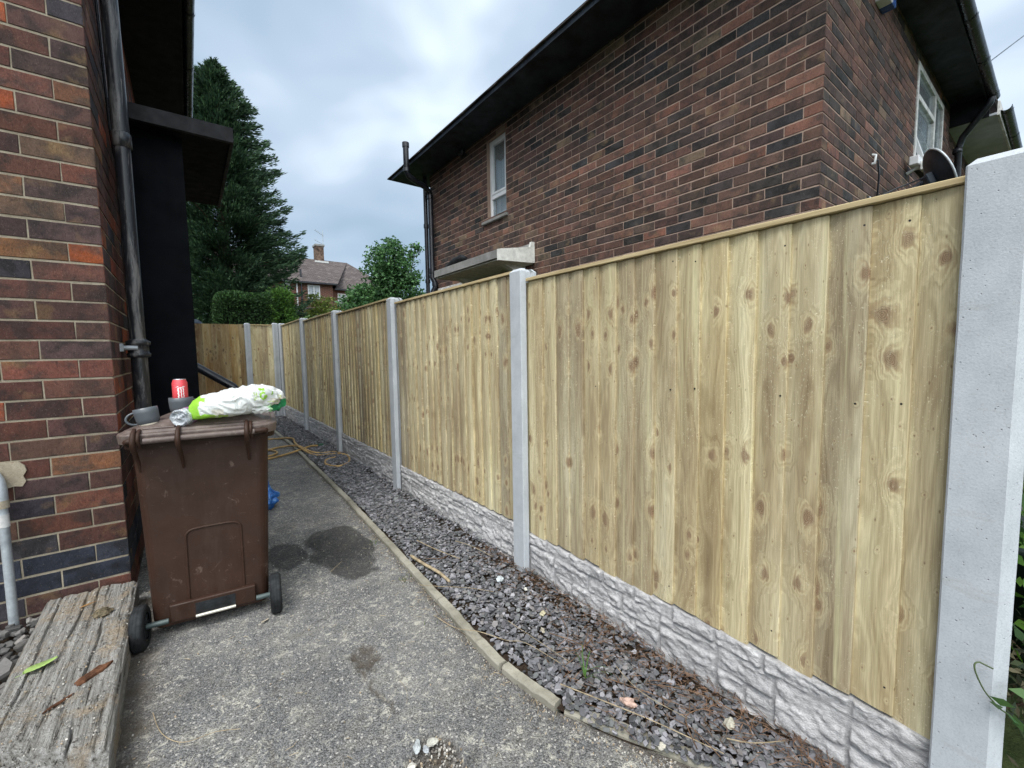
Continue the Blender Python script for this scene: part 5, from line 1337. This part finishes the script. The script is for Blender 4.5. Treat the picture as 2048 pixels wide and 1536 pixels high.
# needle and root litter
mb = MB(); rn = random.Random(31)
for _ in range(1000):
    y = .35+1.9*rn.random()**1.2; d = abs(rn.gauss(0, .10)); x = 1.53-d
    if rn.random() < .35: x = rn.uniform(1.1, 1.53); y = rn.uniform(.35, 1.3)
    if x < kerbx(y)+.06: continue
    L_ = rn.uniform(.015, .06); a = rn.uniform(0, PI); z = gz(x, y)+.035+.012*rn.random(); r = rn.uniform(.0006, .0014)
    dx, dy = L_*math.cos(a), L_*math.sin(a); p = Vector((x, y, z)); q = Vector((x+dx, y+dy, z+rn.uniform(-.008, .012)))
    m2 = (p+q)/2+Vector((rn.uniform(-.004, .004), rn.uniform(-.004, .004), .003)); mb.tube([p, m2, q], r, 4, cap=False, smooth=False)
tag(mb.build('litter', M['litter'], fix=False), 'brown needle and root litter along the foot of the fence', 'litter', kind='stuff')
mb = MB()
for _ in range(260):
    if rn.random() < .5: y = rn.uniform(.9, 3.5); x = kerbx(y)-abs(rn.gauss(0, .05)); 
    else: y = rn.uniform(1.0, 3.6); x = rn.uniform(-.2, kerbx(y))
    L_ = rn.uniform(.006, .03); a = rn.uniform(0, PI); z = gz(x, y)+.007; mb.tube([(x, y, z), (x+L_*math.cos(a), y+L_*math.sin(a), z+.001)], .0009, 4, cap=False, smooth=False)
tag(mb.build('straw_bits', M['straw'], fix=False), 'tiny straw fragments scattered on the asphalt', 'straw bits', kind='stuff')
# grass blades and small weeds
def weed(loc, n, L_, spread, col, label, seed):
    rn_ = random.Random(seed); V = []; F = []; T = []
    for _ in range(n):
        a = rn_.uniform(0, 6.28); l = L_*rn_.uniform(.5, 1); w = rn_.uniform(.0015, .003); ox, oy = rn_.gauss(0, spread), rn_.gauss(0, spread); b = len(V); sp_ = rn_.uniform(.3, .9)
        for i in range(6):
            t = i/5; r = l*sp_*t; z = l*(1-sp_*.6)*math.sin(t*1.9)*.8; ww = w*(1-t*.85); V += [(ox+r*math.cos(a)-ww*math.sin(a), oy+r*math.sin(a)+ww*math.cos(a), z), (ox+r*math.cos(a)+ww*math.sin(a), oy+r*math.sin(a)-ww*math.cos(a), z)]
            k_ = rn_.uniform(.8, 1.2); T += [(col[0]*k_, col[1]*k_, col[2]*k_, 1)]*2
            if i: F.append((b+2*i-2, b+2*i-1, b+2*i+1, b+2*i))
    o = link_mesh('weed', V, F, M['leaf'], None, False, loc); at = o.data.attributes.new('tint', 'FLOAT_COLOR', 'POINT'); at.data.foreach_set('color', np.array(T, dtype=np.float32).ravel()); return tag(o, label, 'weed')
weed(G3(1.175, 1.10, .035), 7, .16, .006, (.07, .16, .03), 'green grass blades in the middle twig pile on the slate', 1)
weed(G3(.955, 2.85, .004), 16, .05, .03, (.10, .15, .04), 'low yellow-green weed against the kerb beside the wet patch, the further one', 2)
weed(G3(.950, 2.28, .004), 14, .045, .03, (.11, .14, .04), 'low weed against the kerb beside the wet patch, the nearer one', 3)
weed(G3(1.35, 6.35, .03), 24, .10, .06, (.03, .09, .04), 'dark green tuft on the slate by the end of the hose', 4)
weed(G3(.945, 1.80, .004), 12, .035, .03, (.09, .12, .04), 'tiny weed in the crack at the kerb bend', 5)

# ================================================================== VEGETATION
def leaves(name, parent, C, Nrm, Lw, Ww, T, mat, up=None):
    """C centres (n,3), Nrm axis directions (n,3), lengths, widths, tints. One kite-shaped leaf each."""
    n = len(C); A = Nrm/np.linalg.norm(Nrm, axis=1, keepdims=True)
    rd = RNG.normal(size=(n, 3)); B = np.cross(A, rd); B /= np.linalg.norm(B, axis=1, keepdims=True); Cc = np.cross(A, B)
    L_ = Lw[:, None]; W_ = Ww[:, None]
    v0 = C-A*L_*.5; v1 = C+B*W_*.5+Cc*W_*.12; v2 = C+A*L_*.5; v3 = C-B*W_*.5+Cc*W_*.12
    V = np.stack([v0, v1, v2, v3], 1).reshape(-1, 3).astype(np.float32)
    me = bpy.data.meshes.new(name); me.vertices.add(4*n); me.vertices.foreach_set('co', V.ravel()); me.loops.add(4*n); me.loops.foreach_set('vertex_index', np.arange(4*n, dtype=np.int32))
    me.polygons.add(n); me.polygons.foreach_set('loop_start', np.arange(0, 4*n, 4, dtype=np.int32)); me.polygons.foreach_set('loop_total', np.full(n, 4, dtype=np.int32)); me.update(calc_edges=True)
    at = me.attributes.new('tint', 'FLOAT_COLOR', 'POINT'); at.data.foreach_set('color', np.repeat(np.concatenate([T, np.ones((n, 1))], 1), 4, 0).astype(np.float32).ravel())
    me.materials.append(mat); o = bpy.data.objects.new(name, me); COL.objects.link(o)
    if parent: o.parent = parent
    return o
def tints(n, cols, jit=.25):
    cols = np.array(cols); i = RNG.integers(0, len(cols), n); return np.clip(cols[i]*(1+RNG.normal(0, jit, (n, 1))), .003, 1)
# big conifer
def conifer(loc, Ht, prof, label):
    T0 = thing('conifer_tree', label, 'conifer', loc)
    MB().tube([(0, 0, -.2), (0, 0, Ht*.5), (.05, 0, Ht*.95)], [.26, .15, .02], 10).build('trunk', M['bark'], T0)
    C = []; A = []; Ls = []; Ws = []; Tn = []; lm = MB()
    nb = 1050
    for b in range(nb):
        t = (b/nb)**.85; z = 1.0+(Ht-1.05)*t; zc_ = z
        R_ = np.interp(z/Ht, [p[0] for p in prof], [p[1] for p in prof])
        az = b*2.39996+RNG.normal(0, .3); L_ = R_*RNG.uniform(.62, 1.15)*(1+.34*mnoise.noise(Vector((math.cos(az)*1.4, math.sin(az)*1.4, z*.9)))); L_ *= 1+.40*mnoise.noise(Vector((math.cos(az)*2.6, math.sin(az)*2.6, z*2.7+7))); L_ = min(L_, R_*1.10)
        rise = RNG.uniform(.0, .35); d = np.array([math.cos(az), math.sin(az), 0])
        n = int(20+L_*88)
        s = RNG.uniform(.10, 1, n)**.7; side = RNG.normal(0, .13, n)*(1-s*.55)*L_*.9; perp = np.array([-math.sin(az), math.cos(az), 0])
        base = np.array([0, 0, z])
        cz = rise*L_*s-.16*L_*s*s*0+.10*np.maximum(0, s-.75)*L_*2.0-np.abs(side)*.35
        c = base+d*(s*L_)[:, None]+perp*side[:, None]+np.stack([0*s, 0*s, cz+RNG.normal(0, .04, n)], 1)
        ax = d*.9+perp*(side/(L_*.3+.01))[:, None]*.8+np.stack([0*s, 0*s, RNG.normal(.12, .32, n)+.25*(s > .85)], 1)
        C.append(c); A.append(ax); Ls.append(RNG.uniform(.08, .22, n)); Ws.append(RNG.uniform(.020, .050, n))
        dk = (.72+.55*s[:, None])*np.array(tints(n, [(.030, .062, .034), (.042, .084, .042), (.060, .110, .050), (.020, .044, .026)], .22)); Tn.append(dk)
        if b % 6 == 0: lm.tube([(0, 0, z), tuple(base+d*L_*.8+np.array([0, 0, rise*L_*.7]))], [.03, .008], 5, cap=False)
    lm.build('limbs', M['bark'], T0, fix=False)
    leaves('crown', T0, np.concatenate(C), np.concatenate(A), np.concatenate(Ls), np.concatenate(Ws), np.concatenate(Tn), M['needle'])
conifer((1.12, 16.5, -.3), 10.75, [(0, 2.05), (.2, 2.2), (.35, 2.25), (.5, 2.1), (.65, 1.75), (.8, 1.25), (.9, .75), (.97, .32), (1, .08)], 'tall dark conifer tree behind the left house and the end fence')
conifer((-1.2, 18.5, -.3), 8.0, [(0, 2.2), (.4, 2.1), (.7, 1.4), (.9, .6), (1, .08)], 'second dark conifer mostly hidden behind the near house, left of the tall one')
# clipped hedge
HG = thing('hedge', 'clipped rounded evergreen hedge behind the end fence, brighter at its right end', 'hedge', (0, 0, 0))
def hedge_points(x0, x1, y0, y1, z0, z1, n, r=.25):
    c = np.array([(x0+x1)/2, (y0+y1)/2, (z0+z1)/2]); hh = np.array([(x1-x0)/2, (y1-y0)/2, (z1-z0)/2])
    ar = np.array([hh[1]*hh[2], hh[0]*hh[2], hh[0]*hh[1]]); fc_ = RNG.choice(3, n*2, p=ar/ar.sum()); p = RNG.uniform(-1, 1, (n*2, 3)); p[np.arange(n*2), fc_] = RNG.choice([-1., 1.], n*2)
    p = p*hh; q = np.clip(p, -(hh-r), hh-r); e = p-q; l = np.linalg.norm(e, axis=1, keepdims=True); e = np.where(l > 1e-6, e/np.maximum(l, 1e-6)*np.minimum(l, r), e)
    dep = RNG.uniform(0, 1, (n*2, 1))**2*.16; nn = e/np.maximum(np.linalg.norm(e, axis=1, keepdims=True), 1e-6)
    pts = c+q+e-nn*dep; return pts[:n], nn[:n]
p1, n1 = hedge_points(.60, 2.40, 13.6, 15.2, .0, 3.10, 42000, .32)
kk = np.array([.05*mnoise.noise(Vector(tuple(p*2.3))) for p in p1])[:, None]; p1 = p1+n1*kk
ax = n1*.6+RNG.normal(0, .5, p1.shape)+np.array([0, 0, .5])
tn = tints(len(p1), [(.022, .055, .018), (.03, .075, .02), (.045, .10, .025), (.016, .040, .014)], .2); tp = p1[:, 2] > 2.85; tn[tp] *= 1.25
leaves('foliage', HG, p1, ax, RNG.uniform(.05, .10, len(p1)), RNG.uniform(.018, .035, len(p1)), tn, M['needle'])
p2, n2 = hedge_points(1.95, 2.50, 13.56, 14.7, .0, 3.20, 12000, .28)
kk = np.array([.14*mnoise.noise(Vector(tuple(p*1.9))) for p in p2])[:, None]; p2 = p2+n2*kk; sh = RNG.random(len(p2)) < .12; p2[sh] += n2[sh]*RNG.uniform(.03, .16, (sh.sum(), 1))+np.array([0, 0, .04])
leaves('loose_end', HG, p2, n2*.8+RNG.normal(0, .45, p2.shape)+np.array([.1, 0, .6]), RNG.uniform(.06, .13, len(p2)), RNG.uniform(.018, .038, len(p2)), tints(len(p2), [(.06, .14, .02), (.085, .18, .028), (.04, .10, .02)], .2), M['needle'])
MB().box(.85, 2.30, 13.9, 14.5, 0, 2.6).build('inner_mass', simple('hedge_dark_core', (.012, .018, .010), .95, .05, var=.4), HG)  # near-black hull standing in for the shade behind the leaves
# broad-leaved trees
def broad(name, loc, lobes, nleaf, cols, label, leafsize=(.07, .13), trunkh=2., cat='tree', r_tr=.07, gap=.0):
    T0 = thing(name, label, cat, loc); mb = MB(); top = (0, 0, trunkh)
    mb.tube([(0, 0, -.2), (.03, .02, trunkh*.5), top], [r_tr, r_tr*.8, r_tr*.6], 9)
    C = []; A = []
    tot = sum(r**2 for (_, r) in lobes)
    for (c, r) in lobes:
        c = np.array(c); mid = (np.array(top)+c)/2+RNG.normal(0, .08, 3); mb.tube([top, tuple(mid), tuple(c)], [r_tr*.5, r_tr*.3, r_tr*.1], 6, cap=False)
        for _ in range(5):
            d = RNG.normal(size=3); d /= np.linalg.norm(d); mb.tube([tuple(c), tuple(c+d*r*.9)], [r_tr*.12, r_tr*.04], 4, cap=False)
        n = int(nleaf*r*r/tot); nc = max(8, n//14)
        d = RNG.normal(size=(nc, 3)); d /= np.linalg.norm(d, axis=1, keepdims=True); rad = r*RNG.uniform(.25, 1.08, (nc, 1))**.55
        d[:, 2] *= .85; cc = c+d*rad
        cl = np.repeat(cc, 14, 0)+RNG.normal(0, .06, (nc*14, 3))*np.array([1.3, 1.3, .8])*(r/.6+.5); C.append(cl)
        A.append(RNG.normal(size=(nc*14, 3))*np.array([1, 1, .6])+np.repeat(d, 14, 0)*.5+np.array([0, 0, -.25]))
    C = np.concatenate(C); A = np.concatenate(A); n = len(C)
    mb.build('trunk', M['bark'], T0, fix=False)
    leaves('crown', T0, C, A, RNG.uniform(*leafsize, n), RNG.uniform(leafsize[0]*.5, leafsize[1]*.62, n), tints(n, cols, .22), M['leaf']); return T0
broad('leafy_tree', (4.85, 12.0, 0), [((-.15, 0, 4.05), .52), ((.25, .1, 3.75), .55), ((-.35, 0, 3.65), .42), ((.0, -.1, 4.35), .28), ((.10, 0, 3.2), .62), ((-.75, .1, 2.95), .48), ((-1.15, 0, 2.7), .35), ((.65, 0, 2.85), .45), ((-.2, .2, 2.6), .7), ((.75, 0, 4.45), .16), ((.55, 0, 4.25), .14), ((1.1, .1, 2.55), .4), ((-.7, .1, 2.3), .6), ((.4, .1, 2.2), .6)],
      17000, [(.06, .145, .05), (.085, .19, .065), (.12, .24, .09), (.04, .10, .04)], 'small dense green leafy tree left of the neighbour soil pipe', (.07, .13), 1.9)
broad('garden_shrub', (4.1, 17.5, .55), [((-.1, 0, 2.55), .42), ((.45, 0, 2.35), .45), ((-.5, 0, 2.15), .4), ((.1, 0, 2.0), .6), ((.85, 0, 2.0), .35), ((-.2, 0, 2.95), .2), ((.3, 0, 2.8), .24)],
      5200, [(.16, .22, .045), (.22, .28, .06), (.12, .17, .04)], 'yellow-green open shrub in front of the distant brick house', (.06, .11), 1.2, 'shrub', .04)
broad('garden_shrub', (3.35, 14.2, 0), [((-.3, 0, 2.25), .28), ((0, 0, 2.05), .3), ((.35, 0, 2.1), .2)], 1800, [(.10, .19, .06), (.20, .30, .14)], 'low pale green shrub just over the fence beside the hedge end', (.05, .09), 1.2, 'shrub', .03)
# ivy/greenery behind nearest post
def patch(name, box_, n, ls, cols, label, cat, mat='leaf', stems=14):
    T0 = thing(name, label, cat, ((box_[0]+box_[1])/2, (box_[2]+box_[3])/2, 0)); o0 = np.array([(box_[0]+box_[1])/2, (box_[2]+box_[3])/2, 0])
    C = np.stack([RNG.uniform(box_[0], box_[1], n), RNG.uniform(box_[2], box_[3], n), box_[4]+(box_[5]-box_[4])*RNG.random(n)], 1)
    k_ = np.array([mnoise.noise(Vector(tuple(p*4))) for p in C]); C = C[k_ > -.08]; n = len(C)
    leaves('foliage', T0, C-o0, RNG.normal(size=(n, 3))+np.array([-.4, -.3, -.2]), RNG.uniform(*ls, n), RNG.uniform(ls[0]*.45, ls[1]*.55, n), tints(n, cols, .3), M[mat])
    mb = MB()
    for _ in range(stems):
        x, y = RNG.uniform(box_[0], box_[1]), RNG.uniform(box_[2], box_[3]); p = [np.array([x, y, 0])-o0]
        for q in range(5): p.append(p[-1]+np.array([RNG.normal(0, .06), RNG.normal(0, .06), (box_[5])/5*.95]))
        mb.tube([tuple(q) for q in p], [.006, .005, .005, .004, .003, .002], 5, cap=False)
    mb.build('stems', M['bark'], T0, fix=False); return T0
patch('climbing_shrub', (2.05, 3.1, -.45, .55, .25, 1.12), 5200, (.03, .065), [(.07, .16, .03), (.12, .24, .045), (.03, .08, .02)], 'leafy green shrub seen past the right side of the nearest post', 'shrub')
patch('dry_undergrowth', (1.75, 2.6, -.5, .45, .0, .42), 3600, (.018, .045), [(.035, .05, .02), (.06, .055, .03), (.02, .035, .018)], 'dark tangled undergrowth behind the foot of the nearest post', 'undergrowth', 'needle')
PT = thing('planter', 'black-green plastic container rim among the shrubs beyond the nearest post', 'planter', (2.75, .0, .12))
MB().lathe([(.0, .0), (.30, .0), (.36, .42), (.39, .425), (.395, .455), (.37, .46), (.345, .42), (.30, .05), (0, .05)], 36).build('tub', simple('dark_green_plastic', (.015, .028, .026), .4, .45, var=.2), PT)
# trailing bindweed in front of post
IV = thing('bindweed', 'trailing bindweed shoot with arrow leaves curling in front of the nearest post', 'climbing plant', (0, 0, 0))
st = catmull([(1.62, -.02, .20), (1.545, .03, .40), (1.50, .062, .455), (1.475, .085, .495), (1.465, .100, .535), (1.468, .104, .555), (1.478, .098, .560), (1.482, .088, .557), (1.484, .075, .554)], 8)
MB().tube(st, [.0018]*len(st), 6).build('stem', simple('vine_stem', (.07, .10, .04), .6), IV)
CC = np.array([(1.492, .058, .478), (1.485, .067, .466), (1.487, .040, .452), (1.50, .032, .438), (1.52, .010, .455), (1.51, .015, .505), (1.53, .0, .500), (1.52, .02, .425), (1.54, -.01, .40), (1.55, -.02, .43), (1.50, .028, .515), (1.56, -.03, .38), (1.55, .0, .36), (1.54, .01, .475), (1.57, -.04, .46), (1.58, -.04, .35), (1.56, -.02, .33)])
AA = np.array([(.2, -.6, -.45)]*len(CC))+RNG.normal(0, .3, (len(CC), 3))
leaves('leaf', IV, CC, AA, RNG.uniform(.035, .055, len(CC)), RNG.uniform(.016, .026, len(CC)), tints(len(CC), [(.05, .13, .045), (.08, .16, .05)], .2), M['leaf'])

# ================================================================== DISTANT HOUSE
M['chimney_brick'] = simple('sooty_chimney_brick', (.16, .11, .085), .9, .1, var=.4, scale=6, bump=0)
DH = thing('brick_house', 'distant red-brick semi with brown tiled roof, chimney and white windows', 'house', (6.5, 30, 0))
def far_box(name, x0, x1, y0, y1, z0, z1, par=DH, mat='brick_distant'):
    V = [(x0,y0,z0),(x1,y0,z0),(x1,y0,z1),(x0,y0,z1)]; U = [(x0,z0,0),(x1,z0,0),(x1,z1,0),(x0,z1,0)]; F = [(0,1,2,3)]
    V += [(x1,y0,z0),(x1,y1,z0),(x1,y1,z1),(x1,y0,z1)]; U += [(y0,z0,0),(y1,z0,0),(y1,z1,0),(y0,z1,0)]; F += [(4,5,6,7)]
    V += [(x0,y1,z0),(x0,y0,z0),(x0,y0,z1),(x0,y1,z1)]; U += [(y1,z0,0),(y0,z0,0),(y0,z1,0),(y1,z1,0)]; F += [(8,9,10,11)]
    V += [(x1,y1,z0),(x0,y1,z0),(x0,y1,z1),(x1,y1,z1),(x0,y0,z1),(x1,y0,z1),(x1,y1,z1),(x0,y1,z1)]; U += [(x1,z0,0),(x0,z0,0),(x0,z1,0),(x1,z1,0),(0,0,0),(0,0,0),(0,0,0),(0,0,0)]; F += [(12,13,14,15),(16,17,18,19)]
    V = [(a-6.5, b-30, c) for a, b, c in V]
    o = link_mesh(name, V, F, M[mat], par); at = o.data.attributes.new('ruv', 'FLOAT_VECTOR', 'POINT'); at.data.foreach_set('vector', np.array(U, dtype=np.float32).ravel()); return o
far_box('wall', 1.5, 7.9, 30, 37, 0, 6.02); far_box('wing_wall', 7.9, 12.5, 30.6, 37, 0, 5.80)
def rl(q): return [[(a-6.5, b-30, c) for a, b, c in f] for f in q]
r_ = roof('roof', rl([[(1.2, 29.65, 6.0), (8.15, 29.65, 6.0), (9.95, 33.6, 8.25), (1.2, 33.6, 8.25)], [(8.15, 30.3, 5.78), (12.8, 30.3, 5.78), (9.95, 33.6, 8.25)], [(12.8, 30.3, 5.78), (12.8, 37.2, 5.78), (9.95, 33.6, 8.25)], [(12.8, 37.3, 5.9), (1.2, 37.3, 5.9), (1.2, 33.6, 8.25), (9.95, 33.6, 8.25)]]), M['tile'], DH); s_ = r_.modifiers.new('s', 'SOLIDIFY'); s_.thickness = .12; s_.offset = -1
MB().box(1.2-6.5, 8.1-6.5, -.42, -.30, 5.90, 6.0).box(8.1-6.5, 12.8-6.5, .2, .32, 5.68, 5.78).build('gutter', M['gutter'], DH)
ch = far_box('chimney', 7.72, 8.25, 33.2, 33.95, 7.6, 9.15, mat='chimney_brick'); MB().box(7.66-6.5, 8.31-6.5, 3.14, 4.01, 9.15, 9.28).build('cap', M['brick_near'] if 0 else M['canopy'], ch); MB().box(7.6-6.5, 8.5-6.5, 3.0, 3.19, 7.95, 8.08).build('flashing', M['white_old'], ch)
def fwin(x0, x1, z0, z1, y=0, vs=(.5,), hs=()):
    w = MB(); t = .07
    w.box(x0, x1, y-.05, y+.02, z0, z0+t).box(x0, x1, y-.05, y+.02, z1-t, z1).box(x0, x0+t, y-.049, y+.02, z0+t, z1-t).box(x1-t, x1, y-.049, y+.02, z0+t, z1-t)
    for v_ in vs: c = x0+(x1-x0)*v_; w.box(c-t/2, c+t/2, y-.048, y+.02, z0+t, z1-t)
    for h_ in hs: c = z0+(z1-z0)*h_; w.box(x0+t, x1-t, y-.047, y+.02, c-.03, c+.03)
    w.box(x0-.06, x1+.06, y-.09, y+.02, z0-.06, z0-.001)
    f = w.build('window', M['white'], DH); MB().box(x0+t, x1-t, y-.012, y-.004, z0+t, z1-t).build('pane', M['curtain'], f); return f
def fx(u, v, Y=30): return None
fwin(6.36-6.5, 7.10-6.5, 5.03, 5.85); fwin(5.0-6.5, 5.32-6.5, 4.9, 5.85); fwin(8.35-6.5, 9.75-6.5, 4.7, 5.50, .6, (.45,), (.78,)); fwin(6.45-6.5, 7.6-6.5, 2.9, 4.20, 0, (.5,), (.75,)); fwin(5.0-6.5, 5.36-6.5, 3.0, 4.25)
MB().cyl((5.72-6.5, -.10, 6.0), (5.72-6.5, -.10, .5), .045, 8).build('white_downpipe', M['white'], DH)
MB().tube([(5.98-6.5, -.12, 6.0), (5.98-6.5, -.12, .5)], .05, 8).tube([(5.98-6.5, -.12, 4.2), (6.3-6.5, -.12, 4.35), (6.7-6.5, -.12, 4.35)], .04, 8).build('black_downpipe', M['gutter'], DH)
MB().cyl((6.05-6.5, .3, 6.2), (6.05-6.5, .3, 6.85), .06, 8).build('roof_vent', M['gutter'], DH)
lt = roof('lean_to_roof', rl([[(8.3, 28.2, 3.7), (12.5, 28.2, 3.7), (12.5, 30.55, 4.65), (8.3, 30.55, 4.65)]]), M['tile_red'], DH)
AE = thing('tv_aerial', 'thin television aerial on a pole beside the distant chimney', 'aerial', (8.3, 33.5, 8.6))
MB().cyl((0, 0, 0), (0, 0, 1.75), .02, 6).build('mast', M['galv'], AE)
mb = MB(); mb.cyl((-.55, 0, 1.75), (.1, 0, 1.35), .012, 5)
for i in range(6): mb.cyl((-.5+i*.1, -.22, 1.72-i*.062), (-.5+i*.1, .22, 1.72-i*.062), .010, 5)
mb.cyl((-.6, 0, 1.05), (.05, 0, .75), .012, 5); [mb.cyl((-.5+i*.12, -.18, 1.0-i*.065), (-.5+i*.12, .18, 1.0-i*.065), .010, 5) for i in range(4)]
mb.build('elements', M['galv'], AE)
# grey dish-like thing beyond the end fence and white ledge
S2 = thing('satellite_dish', 'small dark grey satellite dish tip just above the orange-brown fence panel', 'satellite dish', (.20, 12.0, 1.75))
MB().tube([(0, 0, 0), (0, 0, .28)], .02, 8).build('mast', M['gutter'], S2)
d2 = MB(); d2.lathe([(0, .0), (.12, .012), (.2, .035), (.204, .04), (.12, .018), (0, .006)], 28); q = d2.build('reflector', M['dish'], S2); q.location = (.0, -.02, .22); q.rotation_euler = (math.radians(65), math.radians(30), math.radians(35))
tag(MB().box(-1.6, .12, 11.6, 11.9, 1.6, 2.09, .01).build('white_shed_edge', M['white_old']), 'white edge of a low roof peeping over the end fence beside the black porch', 'shed roof')

# ================================================================== WORLD, SUN, CAMERA
W_ = bpy.data.worlds.new('World'); sc.world = W_; W_.use_nodes = True; nt = W_.node_tree; bg = nt.nodes['Background']
def wn(t, **k_):
    d = nt.nodes.new(t); [setattr(d, a, b) for a, b in k_.items()]; return d
SUN_D = Vector((-.42, -.22, .88)).normalized()
sky = wn('ShaderNodeTexSky', sky_type='NISHITA', sun_disc=False); sky.sun_elevation = math.asin(SUN_D.z); sky.sun_rotation = math.atan2(SUN_D.x, SUN_D.y); sky.air_density = 1.2; sky.dust_density = 2.0
tc = wn('ShaderNodeTexCoord'); mp = wn('ShaderNodeMapping'); mp.inputs['Scale'].default_value = (1, 1, 1.5); mp.inputs['Rotation'].default_value = (.2, .3, .6); nt.links.new(tc.outputs['Generated'], mp.inputs[0])
n1_ = wn('ShaderNodeTexNoise'); n1_.inputs['Scale'].default_value = 2.6; n1_.inputs['Detail'].default_value = 3.2; n1_.inputs['Roughness'].default_value = .52; n1_.inputs['Distortion'].default_value = .25; nt.links.new(mp.outputs[0], n1_.inputs['Vector'])
# bright openings in the cloud, plus an unseen third lobe added as extra light
def lobe(dv, power):
    d = wn('ShaderNodeVectorMath', operation='DOT_PRODUCT'); nt.links.new(tc.outputs['Generated'], d.inputs[0]); d.inputs[1].default_value = Vector(dv).normalized()
    m_ = wn('ShaderNodeMath', operation='MAXIMUM'); nt.links.new(d.outputs['Value'], m_.inputs[0]); m_.inputs[1].default_value = 0
    p_ = wn('ShaderNodeMath', operation='POWER'); nt.links.new(m_.outputs[0], p_.inputs[0]); p_.inputs[1].default_value = power; return p_.outputs[0]
l1 = lobe((.60, .95, .85), 26); l2 = lobe((1.0, .05, .48), 24); l3 = lobe((-.35, -.75, .85), 2.0)
ad = wn('ShaderNodeMath', operation='MULTIPLY_ADD'); nt.links.new(l1, ad.inputs[0]); ad.inputs[1].default_value = .17; nt.links.new(n1_.outputs['Fac'], ad.inputs[2])
ad2 = wn('ShaderNodeMath', operation='MULTIPLY_ADD'); nt.links.new(l2, ad2.inputs[0]); ad2.inputs[1].default_value = .22; nt.links.new(ad.outputs[0], ad2.inputs[2])
ad3 = wn('ShaderNodeMath', operation='MULTIPLY_ADD'); nt.links.new(l3, ad3.inputs[0]); ad3.inputs[1].default_value = .60; nt.links.new(ad2.outputs[0], ad3.inputs[2])
cr = wn('ShaderNodeValToRGB'); nt.links.new(ad3.outputs[0], cr.inputs[0]); e = cr.color_ramp.elements
e[0].position = .34; e[0].color = (2.1, 3.0, 4.0, 1); e[1].position = 1.; e[1].color = (21., 22., 22.5, 1)
for ps_, c_ in ((.46, (2.9, 3.9, 5.0, 1)), (.62, (4.0, 4.9, 6.0, 1)), (.78, (6.3, 7.2, 8.1, 1))): q = cr.color_ramp.elements.new(ps_); q.color = c_
mx = wn('ShaderNodeMix', data_type='RGBA'); mx.inputs[0].default_value = .93; nt.links.new(sky.outputs[0], mx.inputs[6]); nt.links.new(cr.outputs[0], mx.inputs[7])
nt.links.new(mx.outputs[2], bg.inputs[0]); bg.inputs[1].default_value = .085
sl = bpy.data.lights.new('sun', 'SUN'); sl.energy = 1.5; sl.angle = math.radians(22); sl.color = (1, .965, .92); so_ = bpy.data.objects.new('sun', sl); COL.objects.link(so_); so_.rotation_euler = SUN_D.to_track_quat('Z', 'Y').to_euler()
cam = bpy.data.cameras.new('camera'); cam.sensor_width = 36; cam.lens = 849/2048*36; cam.clip_end = 800; cam.clip_start = .02
co = bpy.data.objects.new('camera', cam); COL.objects.link(co); sc.camera = co
r_ = Vector((.7958065, -.6053528, -.0154890)); u_ = Vector((.0577925, .0504635, .9970524)); b_ = Vector((-.6027869, -.7943560, .0751440))
co.matrix_world = Matrix(((r_.x, u_.x, b_.x, 0), (r_.y, u_.y, b_.y, 0), (r_.z, u_.z, b_.z, H), (0, 0, 0, 1)))
vs = sc.view_settings; vs.view_transform = 'Standard'; vs.look = 'None'; vs.gamma = 1; vs.exposure = .86; vs.use_curve_mapping = False
sc.render.engine = 'CYCLES'
# meshes of the houses were written in world coordinates: cancel the parents' offsets
for par in (LH, RH, NH):
    off = Vector(par.location)
    for c_ in par.children:
        c_.location = Vector(c_.location)-off
